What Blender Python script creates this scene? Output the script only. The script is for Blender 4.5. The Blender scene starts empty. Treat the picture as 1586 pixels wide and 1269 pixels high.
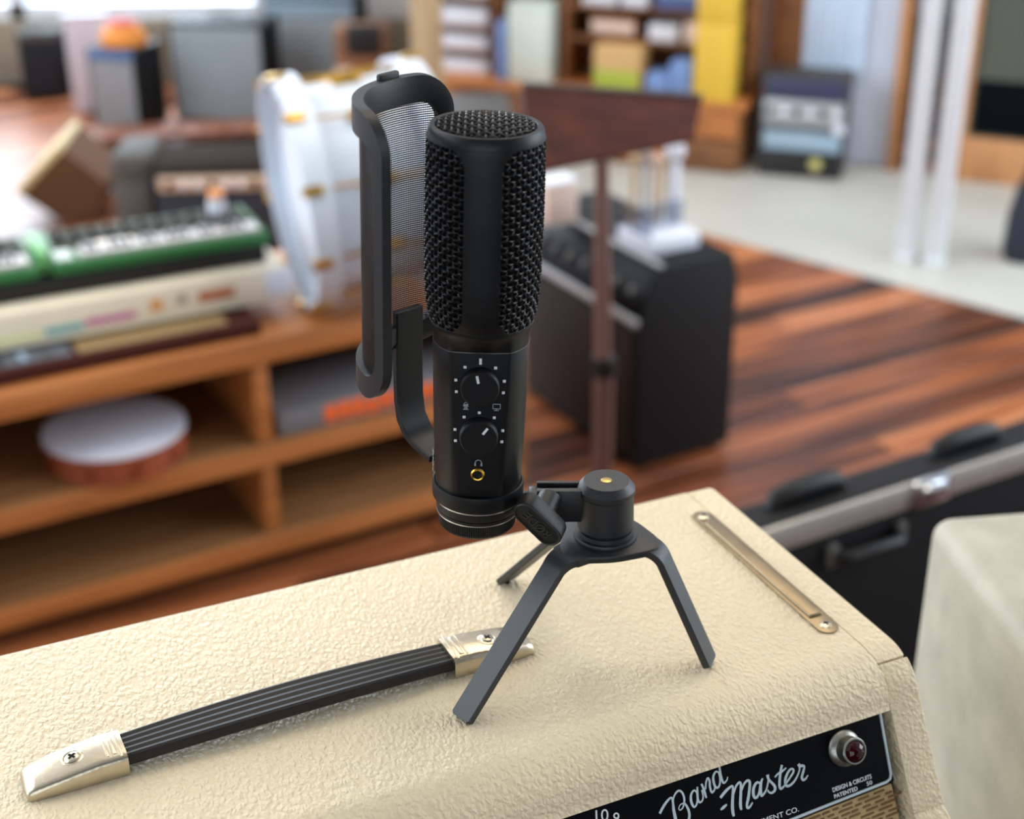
import bpy, bmesh, math, random
from mathutils import Vector, Matrix, Euler
random.seed(7)
SC = bpy.context.scene
COL = SC.collection
R = math.radians
# ------------------------------------------------------------------ camera
cam_d = bpy.data.cameras.new('camera')
cam = bpy.data.objects.new('camera', cam_d); COL.objects.link(cam)
F_PX = 2300.0
cam_d.sensor_width = 36.0; cam_d.sensor_fit = 'HORIZONTAL'
cam_d.lens = 36.0 * F_PX / 1586.0
cam_d.clip_start = 0.02; cam_d.clip_end = 100
P = R(26.0); RO = R(-0.5)
cp, sp, cr, sr = math.cos(P), math.sin(P), math.cos(RO), math.sin(RO)
right = Vector((1, 0, 0)); up = Vector((0, sp, cp)); fwd = Vector((0, cp, -sp))
rx = right * cr + up * sr; uy = up * cr - right * sr
cam.matrix_world = Matrix(((rx.x, uy.x, -fwd.x, 0), (rx.y, uy.y, -fwd.y, 0), (rx.z, uy.z, -fwd.z, 1.5), (0, 0, 0, 1)))
cam_d.dof.use_dof = True
cam_d.dof.focus_distance = 0.655
cam_d.dof.aperture_fstop = cam_d.lens / 8.0
SC.camera = cam
# ------------------------------------------------------------------ view, world, lights
vs = SC.view_settings
vs.view_transform = 'Standard'; vs.look = 'None'; vs.gamma = 1.0; vs.use_curve_mapping = False
vs.exposure = 0.0
SC.display_settings.display_device = 'sRGB'
SC.cycles.use_denoising = True
SC.cycles.max_bounces = 8; SC.cycles.diffuse_bounces = 4; SC.cycles.glossy_bounces = 4
SC.cycles.transmission_bounces = 6; SC.cycles.transparent_max_bounces = 12
SC.cycles.sample_clamp_indirect = 6.0
SC.cycles.caustics_reflective = False; SC.cycles.caustics_refractive = False
w = bpy.data.worlds.new('world'); SC.world = w; w.use_nodes = True
bg = w.node_tree.nodes['Background']
bg.inputs['Color'].default_value = (0.86, 0.93, 1.0, 1); bg.inputs['Strength'].default_value = 1.0
def area(name, loc, target, sx, sy, power, col):
    l = bpy.data.lights.new(name, 'AREA'); l.shape = 'RECTANGLE'; l.size = sx; l.size_y = sy
    l.energy = power; l.color = col
    o = bpy.data.objects.new(name, l); COL.objects.link(o); o.location = loc
    o.rotation_euler = (Vector(target) - Vector(loc)).to_track_quat('-Z', 'Y').to_euler()
    return o
# daylight through the shop windows (each area stands just outside its window)
area('daylight_back', (-2.0, 6.75, 1.9), (-1.0, 3.0, 0.8), 2.4, 3.0, 250, (0.93, 0.96, 1.0))
area('daylight_left', (-3.55, 1.7, 2.35), (0.0, 1.5, 0.9), 5.4, 2.9, 235, (0.95, 0.97, 1.0))
area('daylight_right', (3.55, 2.4, 2.0), (0.0, 4.0, 0.4), 3.4, 2.0, 150, (0.92, 0.96, 1.0))
area('daylight_front', (-0.3, -2.85, 1.6), (0.2, 2.0, 0.7), 3.6, 1.6, 42, (1.0, 0.96, 0.92))
area('ceiling_panel_light', (0.4, 2.8, 3.94), (0.4, 2.8, 0), 2.0, 2.0, 50, (1.0, 0.85, 0.64))
# ------------------------------------------------------------------ materials
def lin(c):
    o = []
    for v in c[:3]:
        v = v / 255.0
        o.append(v / 12.92 if v <= 0.04045 else ((v + 0.055) / 1.055) ** 2.4)
    return (o[0], o[1], o[2], 1)
def M(name, col, rough=0.5, metal=0.0, var=0.0, vscale=20, bump=0.0, bscale=200, spec=0.5, stretch=None, coat=0.0):
    m = bpy.data.materials.new(name); m.use_nodes = True
    nt = m.node_tree; b = nt.nodes['Principled BSDF']
    c = lin(col)
    b.inputs['Base Color'].default_value = c
    b.inputs['Roughness'].default_value = rough; b.inputs['Metallic'].default_value = metal
    b.inputs['Specular IOR Level'].default_value = spec
    b.inputs['Coat Weight'].default_value = coat
    tc = nt.nodes.new('ShaderNodeTexCoord'); mp = nt.nodes.new('ShaderNodeMapping')
    nt.links.new(tc.outputs['Object'], mp.inputs['Vector'])
    if stretch: mp.inputs['Scale'].default_value = stretch
    n = nt.nodes.new('ShaderNodeTexNoise'); n.inputs['Scale'].default_value = vscale; n.inputs['Detail'].default_value = 4
    nt.links.new(mp.outputs['Vector'], n.inputs['Vector'])
    r = nt.nodes.new('ShaderNodeValToRGB'); v = max(var, 0.03)
    r.color_ramp.elements[0].position = 0.3; r.color_ramp.elements[1].position = 0.7
    r.color_ramp.elements[0].color = tuple(x * (1 - v) for x in c[:3]) + (1,)
    r.color_ramp.elements[1].color = tuple(min(1, x * (1 + v)) for x in c[:3]) + (1,)
    nt.links.new(n.outputs['Fac'], r.inputs['Fac']); nt.links.new(r.outputs['Color'], b.inputs['Base Color'])
    if bump:
        n2 = nt.nodes.new('ShaderNodeTexNoise'); n2.inputs['Scale'].default_value = bscale; n2.inputs['Detail'].default_value = 2
        bp = nt.nodes.new('ShaderNodeBump'); bp.inputs['Strength'].default_value = bump; bp.inputs['Distance'].default_value = 0.001
        nt.links.new(mp.outputs['Vector'], n2.inputs['Vector'])
        nt.links.new(n2.outputs['Fac'], bp.inputs['Height']); nt.links.new(bp.outputs['Normal'], b.inputs['Normal'])
    return m
def tolex(name, col, groove, scale=480, strength=1.0, dist=0.0013):
    m = bpy.data.materials.new(name); m.use_nodes = True
    nt = m.node_tree; b = nt.nodes['Principled BSDF']; N = nt.nodes.new; L = nt.links.new
    tc = N('ShaderNodeTexCoord')
    nz = N('ShaderNodeTexNoise'); nz.inputs['Scale'].default_value = 260; nz.inputs['Detail'].default_value = 3
    L(tc.outputs['Object'], nz.inputs['Vector'])
    sc = N('ShaderNodeVectorMath'); sc.operation = 'SCALE'; sc.inputs['Scale'].default_value = 0.0042
    L(nz.outputs['Color'], sc.inputs[0])
    ad = N('ShaderNodeVectorMath'); ad.operation = 'ADD'; L(tc.outputs['Object'], ad.inputs[0]); L(sc.outputs['Vector'], ad.inputs[1])
    mp = N('ShaderNodeMapping'); mp.inputs['Rotation'].default_value = (0, 0, R(40)); mp.inputs['Scale'].default_value = (1.0, 0.55, 1.0)
    L(ad.outputs['Vector'], mp.inputs['Vector'])
    v1 = N('ShaderNodeTexVoronoi'); v1.feature = 'SMOOTH_F1'; v1.inputs['Scale'].default_value = scale; v1.inputs['Smoothness'].default_value = 0.35
    L(mp.outputs['Vector'], v1.inputs['Vector'])
    v2 = N('ShaderNodeTexNoise'); v2.noise_type = 'RIDGED_MULTIFRACTAL'; v2.inputs['Scale'].default_value = scale * 0.34; v2.inputs['Detail'].default_value = 2
    L(mp.outputs['Vector'], v2.inputs['Vector'])
    r1 = N('ShaderNodeMapRange'); r1.inputs['From Min'].default_value = 0.05; r1.inputs['From Max'].default_value = 0.75; r1.inputs['To Min'].default_value = 1.0; r1.inputs['To Max'].default_value = 0.0; L(v1.outputs['Distance'], r1.inputs['Value'])
    r2 = N('ShaderNodeMapRange'); r2.interpolation_type = 'SMOOTHSTEP'; r2.inputs['From Min'].default_value = 0.55; r2.inputs['From Max'].default_value = 1.25; r2.inputs['To Min'].default_value = 1.0; r2.inputs['To Max'].default_value = 0.0; L(v2.outputs['Fac'], r2.inputs['Value'])
    m2 = N('ShaderNodeMath'); m2.operation = 'MULTIPLY'; m2.inputs[1].default_value = 0.5; L(r2.outputs['Result'], m2.inputs[0])
    mu = N('ShaderNodeMath'); mu.operation = 'MULTIPLY_ADD'; mu.inputs[1].default_value = 0.5; L(r1.outputs['Result'], mu.inputs[0]); L(m2.outputs['Value'], mu.inputs[2])
    bp = N('ShaderNodeBump'); bp.inputs['Strength'].default_value = strength; bp.inputs['Distance'].default_value = dist
    L(mu.outputs['Value'], bp.inputs['Height']); L(bp.outputs['Normal'], b.inputs['Normal'])
    mr = N('ShaderNodeMapRange'); mr.interpolation_type = 'SMOOTHSTEP'; mr.inputs['From Min'].default_value = 0.18; mr.inputs['From Max'].default_value = 0.58; L(mu.outputs['Value'], mr.inputs['Value'])
    mx = N('ShaderNodeMix'); mx.data_type = 'RGBA'; mx.inputs['A'].default_value = lin(groove); mx.inputs['B'].default_value = lin(col)  # grooves of the grain mix towards the darker second colour
    L(mr.outputs['Result'], mx.inputs['Factor'])
    n3 = N('ShaderNodeTexNoise'); n3.inputs['Scale'].default_value = 14; n3.inputs['Detail'].default_value = 3; L(tc.outputs['Object'], n3.inputs['Vector'])
    r3 = N('ShaderNodeMapRange'); r3.inputs['From Min'].default_value = 0.3; r3.inputs['From Max'].default_value = 0.7; r3.inputs['To Min'].default_value = 0.95; r3.inputs['To Max'].default_value = 1.03
    L(n3.outputs['Fac'], r3.inputs['Value'])
    vm = N('ShaderNodeVectorMath'); vm.operation = 'SCALE'; L(mx.outputs['Result'], vm.inputs[0]); L(r3.outputs['Result'], vm.inputs['Scale'])
    L(vm.outputs['Vector'], b.inputs['Base Color'])
    b.inputs['Roughness'].default_value = 0.5; b.inputs['Specular IOR Level'].default_value = 0.4
    return m
def wood(name, cols, scale=6.0, rough=0.4, stretch=(1, 14, 14), perobj=0.0, coat=0.0, spec=0.5):
    m = bpy.data.materials.new(name); m.use_nodes = True
    nt = m.node_tree; b = nt.nodes['Principled BSDF']; N = nt.nodes.new; L = nt.links.new
    tc = N('ShaderNodeTexCoord'); mp = N('ShaderNodeMapping'); mp.inputs['Scale'].default_value = stretch
    oi = N('ShaderNodeObjectInfo')
    ad = N('ShaderNodeVectorMath'); ad.operation = 'ADD'
    cb = N('ShaderNodeCombineXYZ'); ml = N('ShaderNodeMath'); ml.operation = 'MULTIPLY'; ml.inputs[1].default_value = 37.0
    L(oi.outputs['Random'], ml.inputs[0]); L(ml.outputs['Value'], cb.inputs['X']); L(ml.outputs['Value'], cb.inputs['Z'])
    L(tc.outputs['Object'], ad.inputs[0]); L(cb.outputs['Vector'], ad.inputs[1]); L(ad.outputs['Vector'], mp.inputs['Vector'])
    n = N('ShaderNodeTexNoise'); n.inputs['Scale'].default_value = scale; n.inputs['Detail'].default_value = 6; n.inputs['Distortion'].default_value = 0.4
    L(mp.outputs['Vector'], n.inputs['Vector'])
    f = n.outputs['Fac']
    if perobj:
        a = N('ShaderNodeMath'); a.operation = 'MULTIPLY_ADD'; a.inputs[1].default_value = perobj; a.inputs[2].default_value = -perobj / 2
        L(oi.outputs['Random'], a.inputs[0])
        s = N('ShaderNodeMath'); s.operation = 'ADD'; L(n.outputs['Fac'], s.inputs[0]); L(a.outputs['Value'], s.inputs[1]); f = s.outputs['Value']
    r = N('ShaderNodeValToRGB'); k = len(cols)
    for i, c in enumerate(cols):
        p_ = 0.25 + 0.5 * i / max(1, k - 1)
        e = r.color_ramp.elements[i] if i < 2 else r.color_ramp.elements.new(p_)
        e.position = p_; e.color = lin(c)
    L(f, r.inputs['Fac']); L(r.outputs['Color'], b.inputs['Base Color'])
    b.inputs['Specular IOR Level'].default_value = spec; b.inputs['Roughness'].default_value = rough; b.inputs['Coat Weight'].default_value = coat; b.inputs['Coat Roughness'].default_value = 0.25
    return m
def glass(name, tint=(235, 242, 245), refl=0.07, rough=0.02):
    m = bpy.data.materials.new(name); m.use_nodes = True; nt = m.node_tree
    for n in list(nt.nodes): nt.nodes.remove(n)
    o = nt.nodes.new('ShaderNodeOutputMaterial'); t = nt.nodes.new('ShaderNodeBsdfTransparent'); g = nt.nodes.new('ShaderNodeBsdfGlossy'); x = nt.nodes.new('ShaderNodeMixShader')
    t.inputs['Color'].default_value = lin(tint); g.inputs['Roughness'].default_value = rough; x.inputs['Fac'].default_value = refl
    nt.links.new(t.outputs[0], x.inputs[1]); nt.links.new(g.outputs[0], x.inputs[2]); nt.links.new(x.outputs[0], o.inputs['Surface'])
    return m
# ------------------------------------------------------------------ mesh builder
class B:
    def __init__(s): s.bm = bmesh.new()
    def _add(s, t, mat=None):
        if mat is not None: t.transform(mat)
        me = bpy.data.meshes.new('tmp'); t.to_mesh(me); t.free(); s.bm.from_mesh(me); bpy.data.meshes.remove(me); return s
    def box(s, c, d, bev=0.0, seg=2, mat=None):
        t = bmesh.new(); bmesh.ops.create_cube(t, size=1.0)
        for v in t.verts: v.co = Vector((v.co.x * d[0], v.co.y * d[1], v.co.z * d[2]))
        if bev: bmesh.ops.bevel(t, geom=t.edges[:], offset=bev, segments=seg, profile=0.5, affect='EDGES', clamp_overlap=True)
        for v in t.verts: v.co += Vector(c)
        return s._add(t, mat)
    def lathe(s, prof, seg=48, mat=None, close=True):
        t = bmesh.new(); rings = []
        for r, z in prof:
            if r < 1e-6: rings.append([t.verts.new((0, 0, z))])
            else: rings.append([t.verts.new((r * math.cos(2 * math.pi * i / seg), r * math.sin(2 * math.pi * i / seg), z)) for i in range(seg)])
        for a, b in zip(rings, rings[1:]):
            for i in range(seg):
                j = (i + 1) % seg
                if len(a) == 1 and len(b) > 1: t.faces.new((a[0], b[i], b[j]))
                elif len(b) == 1 and len(a) > 1: t.faces.new((a[i], a[j], b[0]))
                elif len(a) > 1: t.faces.new((a[i], a[j], b[j], b[i]))
        bmesh.ops.recalc_face_normals(t, faces=t.faces[:])
        return s._add(t, mat)
    def cyl(s, c, r, h, seg=24, axis='Z', bev=0.0, r2=None):
        r2 = r if r2 is None else r2
        pr = [(0, 0), (r - bev, 0), (r, bev), (r2, h - bev), (r2 - bev, h), (0, h)] if bev else [(0, 0), (r, 0), (r2, h), (0, h)]
        m = Matrix.Translation(c)
        if axis == 'X': m = m @ Matrix.Rotation(math.pi / 2, 4, 'Y')
        if axis == 'Y': m = m @ Matrix.Rotation(-math.pi / 2, 4, 'X')
        return s.lathe(pr, seg, m)
    def prism(s, poly, z0, z1, mat=None, bev=0.0):
        t = bmesh.new()
        a = [t.verts.new((x, y, z0)) for x, y in poly]; b = [t.verts.new((x, y, z1)) for x, y in poly]
        n = len(poly)
        t.faces.new(list(reversed(a))); t.faces.new(b)
        for i in range(n):
            j = (i + 1) % n; t.faces.new((a[i], a[j], b[j], b[i]))
        bmesh.ops.recalc_face_normals(t, faces=t.faces[:])
        if bev:
            es = [e for e in t.edges if abs(e.verts[0].co.z - e.verts[1].co.z) < 1e-9]
            bmesh.ops.bevel(t, geom=es, offset=bev, segments=2, profile=0.5, affect='EDGES', clamp_overlap=True)
        return s._add(t, mat)
    def tube(s, pts, r, seg=8, closed=False, mat=None):
        t = bmesh.new(); pts = [Vector(p) for p in pts]; n = len(pts); rings = []
        prev = None
        for i, p in enumerate(pts):
            d = (pts[(i + 1) % n] - pts[i - 1]) if closed else (pts[min(i + 1, n - 1)] - pts[max(i - 1, 0)])
            d.normalize()
            if prev is None:
                a = d.orthogonal().normalized()
            else:
                a = prev - d * prev.dot(d); a.normalize()
            prev = a; b = d.cross(a); rr = r[i] if isinstance(r, (list, tuple)) else r
            rings.append([t.verts.new(p + (a * math.cos(2 * math.pi * k / seg) + b * math.sin(2 * math.pi * k / seg)) * rr) for k in range(seg)])
        for i in range(n if closed else n - 1):
            A, C = rings[i], rings[(i + 1) % n]
            for k in range(seg):
                t.faces.new((A[k], A[(k + 1) % seg], C[(k + 1) % seg], C[k]))
        if not closed:
            t.faces.new(list(reversed(rings[0]))); t.faces.new(rings[-1])
        return s._add(t, mat)
    def sweep(s, pts, secs, mat=None):
        """pts: list of (pos, side, up); secs: list of (half width, thickness): rectangular section below the top face"""
        t = bmesh.new(); rings = []
        for (p, sd, u), (hw, th) in zip(pts, secs):
            p, sd, u = Vector(p), Vector(sd), Vector(u); c = min(0.0006, th * 0.3)
            q = [(-hw, -c), (-hw + c, 0), (hw - c, 0), (hw, -c), (hw, -th + c), (hw - c, -th), (-hw + c, -th), (-hw, -th + c)]
            rings.append([t.verts.new(p + sd * x + u * y) for x, y in q])
        for a, b in zip(rings, rings[1:]):
            for i in range(8): t.faces.new((a[i], a[(i + 1) % 8], b[(i + 1) % 8], b[i]))
        t.faces.new(list(reversed(rings[0]))); t.faces.new(rings[-1])
        bmesh.ops.recalc_face_normals(t, faces=t.faces[:])
        return s._add(t, mat)
    def faces(s, verts, fs, mat=None):
        t = bmesh.new(); vv = [t.verts.new(v) for v in verts]
        for f in fs: t.faces.new([vv[i] for i in f])
        bmesh.ops.recalc_face_normals(t, faces=t.faces[:])
        return s._add(t, mat)
    def obj(s, name, mat, parent=None, loc=None, rot=None, smooth=38, **props):
        me = bpy.data.meshes.new(name); s.bm.to_mesh(me); s.bm.free()
        if smooth:
            for p_ in me.polygons: p_.use_smooth = True
            me.set_sharp_from_angle(angle=R(smooth))
        me.materials.append(mat)
        return link(name, me, parent, loc, rot, **props)
def link(name, me, parent=None, loc=None, rot=None, **props):
    o = bpy.data.objects.new(name, me); COL.objects.link(o)
    if parent: o.parent = parent
    if loc is not None: o.location = loc
    if rot is not None: o.rotation_euler = rot
    for k, v in props.items(): o[k] = v
    return o
def thing(name, label, cat, loc=(0, 0, 0), rot=(0, 0, 0), group=None):
    o = bpy.data.objects.new(name, None); COL.objects.link(o)
    o.location = loc; o.rotation_euler = rot; o.empty_display_size = 0.05
    o['label'] = label; o['category'] = cat
    if group: o['group'] = group
    return o
def tag(o, label, cat, group=None):
    o['label'] = label; o['category'] = cat
    if group: o['group'] = group
    return o
def text(body, width, height, depth=0.0001, bold=0.0):
    """flat lettering fitted into width x height, lower left corner at the origin, in the XY plane"""
    c = bpy.data.curves.new('text', 'FONT'); c.body = body; c.extrude = 0.01; c.resolution_u = 4; c.offset = bold
    o = bpy.data.objects.new('text', c); COL.objects.link(o)
    dg = bpy.context.evaluated_depsgraph_get()
    me = bpy.data.meshes.new_from_object(o.evaluated_get(dg))
    bpy.data.objects.remove(o); bpy.data.curves.remove(c)
    xs = [v.co.x for v in me.vertices]; ys = [v.co.y for v in me.vertices]
    x0, x1, y0, y1 = min(xs), max(xs), min(ys), max(ys)
    for v in me.vertices:
        v.co = Vector(((v.co.x - x0) / (x1 - x0) * width, (v.co.y - y0) / (y1 - y0) * height, (v.co.z / 0.01 + 1) * depth / 2))
    return me
def lettering(name, body, width, height, mat, parent, loc, rot=(0, 0, 0), depth=0.0001, bold=0.0):
    me = text(body, width, height, depth, bold); me.materials.append(mat)
    return link(name, me, parent, loc, rot)
def struct(b, name, mat, **k): return b.obj(name, mat, kind='structure', **k)
# ------------------------------------------------------------------ palette
TOLEX = tolex('cream_tolex', (225, 206, 171), (166, 138, 100))
TOLEX2 = tolex('worn_cream_tolex', (226, 224, 208), (190, 188, 168), scale=300, strength=0.5)
TOLEX3 = M('mottled_cream_vinyl', (176, 170, 152), 0.6, 0, 0.14, 26, 0.35, 320)
BLACK = M('black_satin_metal', (24, 25, 28), 0.48, 0.0, 0.05, 60, 0.06, 900, spec=0.6)
BLACKM = M('black_matt_plastic', (11, 11, 13), 0.5, 0.0, 0.05, 60, 0.08, 1200, spec=0.4)
CHAR = M('charcoal_plastic', (18, 19, 22), 0.45, 0.0, 0.05, 60, 0.1, 1500, spec=0.3)
BLACKMIC = M('black_mic_coating', (10, 11, 13), 0.42, 0.0, 0.05, 60, 0.05, 900, spec=0.32)
WIRE = M('black_lacquered_wire', (11, 11, 14), 0.32, 0.0, 0.05, 90, spec=0.36)
DARK = M('dark_interior', (5, 5, 6), 0.9)
RING = M('polished_ring', (225, 226, 228), 0.3, 1.0)
GOLD = M('gold_plate', (205, 160, 70), 0.28, 1.0, 0.06, 200)
WHITEINK = M('white_ink', (228, 230, 234), 0.5)
GREYINK = M('pale_grey_ink', (190, 202, 206), 0.5)
DIMINK = M('grey_ink', (150, 155, 160), 0.5)
NICKEL = M('worn_nickel', (198, 186, 164), 0.30, 1.0, 0.10, 60, 0.15, 400)
CHROME = M('chrome', (215, 218, 222), 0.12, 1.0)
STRAPM = M('black_ribbed_strap', (30, 26, 24), 0.5, 0.0, 0.12, 40, spec=0.3)
PANELB = M('black_panel', (6, 6, 8), 0.3, 0.0, 0.05, 30, spec=0.12)
JEWEL = M('dark_red_jewel', (46, 2, 9), 0.1, 0.0, 0.1, 90, spec=0.35)
ALU = M('brushed_aluminium', (196, 190, 184), 0.45, 0.7, 0.05, 30)
WALLW = M('white_wall_paint', (222, 223, 226), 0.75, 0, 0.03, 3)
WALLL = M('lavender_wall_paint', (212, 219, 236), 0.75, 0, 0.03, 3)
WALLS = M('stone_skirting', (150, 140, 124), 0.8, 0, 0.2, 6)
CONC = M('pale_grey_floor', (190, 188, 180), 0.45, 0, 0.06, 2.5)
CEIL = M('ceiling_paint', (225, 224, 220), 0.85)
PLANK = wood('red_brown_planks', [(46, 23, 16), (102, 54, 32), (160, 92, 54), (192, 124, 80)], 2.6, 0.36, (0.7, 10, 10), perobj=0.42, spec=0.45, coat=0.02)
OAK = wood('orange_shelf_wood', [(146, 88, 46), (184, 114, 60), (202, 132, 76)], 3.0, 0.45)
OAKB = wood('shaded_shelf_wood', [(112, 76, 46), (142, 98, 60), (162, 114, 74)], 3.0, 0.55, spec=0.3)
TRIMW = wood('timber_trim', [(150, 96, 56), (190, 132, 84), (206, 150, 104)], 3.0, 0.5, (10, 10, 1))
DARKW = wood('dark_red_wood', [(48, 18, 14), (66, 27, 20), (84, 38, 28)], 4.0, 0.6, spec=0.2)
MIDW = wood('mid_brown_wood', [(90, 56, 32), (128, 82, 48), (150, 100, 62)], 3.0, 0.5)
BEIGEW = wood('pale_timber', [(170, 140, 106), (196, 168, 132), (206, 182, 150)], 3.0, 0.55, (10, 10, 1))
GREYCLOTH = M('grey_grille_cloth', (140, 150, 156), 0.8, 0, 0.08, 40, 0.3, 600)
GREYCLOTH2 = M('mid_grey_grille_cloth', (136, 138, 140), 0.8, 0, 0.08, 40, 0.3, 600)
BLKVINYL = M('black_vinyl', (12, 13, 16), 0.6, 0, 0.1, 30, 0.3, 500, spec=0.3)
GRILLE = M('woven_grille', (186, 156, 108), 0.7, 0, 0.25, 500, 0.2, 900, stretch=(0.25, 1, 1))
CLEAR = glass('clear_acrylic', (225, 232, 240), 0.12, 0.1)
PANE = glass('window_glass', (240, 246, 250), 0.05)
DGLASS = M('dark_door_glass', (84, 88, 80), 0.15, 0, 0.1, 2)
WHITEP = M('white_lacquer', (226, 230, 236), 0.35)
PAPER = M('white_paper', (222, 224, 234), 0.7)
def flat(name, c, rough=0.6, **k): return M(name, c, rough, **k)
BLUE = flat('blue_card', (120, 150, 205)); YEL = flat('yellow_card', (226, 184, 62)); LIME = flat('lime_card', (164, 176, 60))
TAN = flat('tan_card', (204, 164, 108)); ORANGE = flat('orange_cloth', (226, 140, 56)); RED = flat('red_cloth', (170, 50, 48))
GREEN = flat('green_synth_case', (40, 112, 54), 0.55); LGREEN = flat('light_green_case', (104, 170, 100), 0.5)
CREAM = flat('cream_plastic', (240, 229, 204), 0.5); KEYW = flat('key_white', (196, 188, 186), 0.5); KEYB = flat('key_black', (28, 28, 30), 0.4)
TEAL = flat('teal_print', (96, 168, 172)); MAG = flat('magenta_print', (196, 108, 156)); ORP = flat('orange_print', (230, 160, 90)); RUST = flat('rust_print', (190, 98, 50))
BRIGHTOR = flat('bright_orange_print', (250, 108, 34)); BOXGREY = flat('grey_box', (124, 124, 128)); SLATE = flat('slate_plastic', (84, 82, 80))
BROWN = M('brown_carpet', (94, 60, 34), 0.9, 0, 0.1, 60); TRIMC = flat('pale_cane_trim', (206, 184, 138)); PALEG = flat('pale_green_white', (206, 218, 210))
NAVY = flat('navy_front', (52, 56, 86), 0.5); SILV = M('silver_panel', (188, 192, 196), 0.4, 0.5); PALEBLUE = flat('pale_blue_grille', (150, 172, 190), 0.8)
PINK = flat('pinkish_card', (222, 196, 182)); DGREY = flat('dark_grey_shell', (74, 70, 66), 0.8)
STRIPM = M('aged_brass_strip', (146, 130, 104), 0.4, 1.0, 0.12, 60, 0.1, 400); MIDGREY = flat('mid_grey_case', (120, 122, 122))
# ------------------------------------------------------------------ setting
FA = R(29.26)                                            # the boards, the shelf unit and the case all run this way
AX, AY = -0.886, 2.136                                   # lower left corner of the shelf front
fd = Vector((math.cos(FA), math.sin(FA), 0)); fn = Vector((-fd.y, fd.x, 0))
floor = struct(B().box((0, 2.0, -0.06), (7.0, 10.0, 0.08)), 'floor', DARKW)
pm = {}
def plank_mesh(L):
    k = round(L, 2)
    if k not in pm:
        b = B().box((0, 0, -0.009), (L - 0.004, 0.091, 0.018), 0.0015, 1)
        me = bpy.data.meshes.new('floor_plank'); b.bm.to_mesh(me); b.bm.free(); me.materials.append(PLANK); pm[k] = me
    return pm[k]
rp = random.Random(3)
i = 0
for row in range(-14, 48):
    off = row * 0.095
    u = -3.2 + rp.uniform(0, 1.2)
    while u < 4.2:
        L = rp.choice([1.4, 1.8, 2.2, 2.6])
        c = Vector((AX, AY, 0)) + fd * (u + L / 2) + fn * off
        if -3.1 < c.x < 3.1 and -0.2 < c.y < 6.2:
            link('floor_plank', plank_mesh(L), floor, c + Vector((0, 0, rp.uniform(-0.0006, 0))), (0, 0, FA))
        u += L
conc = struct(B().prism([(-0.05, 4.86), (2.7, 2.34), (3.3, 2.34), (3.3, 4.2), (1.22, 4.95), (0.1, 5.42), (-0.05, 5.3)], 0.0005, 0.004), 'trim_1', CONC)
struct(B().box((-3.30, 1.7, 0.40), (0.16, 9.2, 0.80)).box((-3.30, 1.7, 3.95), (0.16, 9.2, 0.10)).box((-3.30, -2.0, 2.35), (0.16, 1.8, 3.1)).box((-3.30, 5.4, 2.35), (0.16, 1.8, 3.1)), 'wall_left', WALLW)
struct(B().box((3.30, 1.7, 0.40), (0.16, 9.2, 0.80)).box((3.30, 1.7, 3.5), (0.16, 9.2, 1.0)).box((3.30, -1.15, 1.9), (0.16, 3.5, 2.2)).box((3.30, 5.2, 1.9), (0.16, 2.2, 2.2)), 'wall_right', WALLW)
struct(B().box((0, 6.35, 0.13), (6.6, 0.16, 0.26)), 'baseboard_back', WALLS)
struct(B().box((1.15, 6.35, 2.13), (4.4, 0.16, 3.74)).box((-2.2, 6.35, 3.75), (2.3, 0.16, 0.50)).box((-3.2, 6.35, 1.88), (0.2, 0.16, 3.24)), 'wall_back', WALLW)
struct(B().box((0, -2.55, 0.375), (6.6, 0.16, 0.75)).box((0, -2.55, 3.25), (6.6, 0.16, 1.5)).box((-2.75, -2.55, 1.625), (1.1, 0.16, 1.75)).box((2.55, -2.55, 1.625), (1.5, 0.16, 1.75)), 'wall_front', flat('slate_wall_paint', (70, 72, 76), 0.8))
struct(B().box((0, 1.9, 4.06), (6.9, 9.2, 0.12)), 'ceiling', CEIL)
# windows
def window(name, c, d, axis, n):
    """frame with mullions and one pane per light; d = (width, height)"""
    w_, h_ = d; b = B()
    for z in (-h_ / 2 + 0.03, h_ / 2 - 0.03): b.box((0, 0, z), (w_, 0.08, 0.06))
    for k in range(n + 1): b.box((-w_ / 2 + 0.03 + k * (w_ - 0.06) / n, 0, 0), (0.06, 0.08, h_))
    o = struct(b, name, WHITEP, loc=c, rot=(0, 0, axis))
    for k in range(n):
        x = -w_ / 2 + 0.03 + (k + 0.5) * (w_ - 0.06) / n
        B().box((x, 0, 0), ((w_ - 0.06) / n - 0.05, 0.006, h_ - 0.11)).obj('pane', PANE, o)
    return o
window('window_1', (-2.05, 6.35, 1.88), (2.1, 3.24), 0, 2)
window('window_2', (-3.30, 1.7, 2.35), (5.6, 3.1), math.pi / 2, 4)
window('window_3', (3.30, 2.35, 1.9), (3.5, 2.2), math.pi / 2, 2)
window('window_5', (-0.2, -2.55, 1.625), (4.0, 1.75), 0, 3)
# angled wall with the pale curtain bay and the timber door
WA = R(-23.5)
b = B(); b.box((-0.55, 0.06, 2.0), (1.0, 0.10, 4.0)).box((0.0, 0.05, 2.0), (0.2, 0.10, 4.0)).box((1.6, 0.06, 2.0), (1.5, 0.1, 4.0)).box((0.3, 0.05, 3.1), (2.2, 0.1, 1.8))
struct(b, 'wall_corner', WALLL, loc=(1.22, 4.98, 0), rot=(0, 0, WA))
# tall pale blue glazed panel beside it
o = struct(B().box((-0.13, -0.03, 1.25), (0.20, 0.03, 1.86), 0.004), 'window_4', flat('pale_blue_blind', (206, 224, 246), 0.6), loc=(1.22, 4.98, 0), rot=(0, 0, WA))
for k in range(5): B().box((-0.21 + k * 0.04, -0.05, 1.25), (0.036, 0.012, 1.84), 0.003).obj('blind_slat', o.data.materials[0], o)
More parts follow.
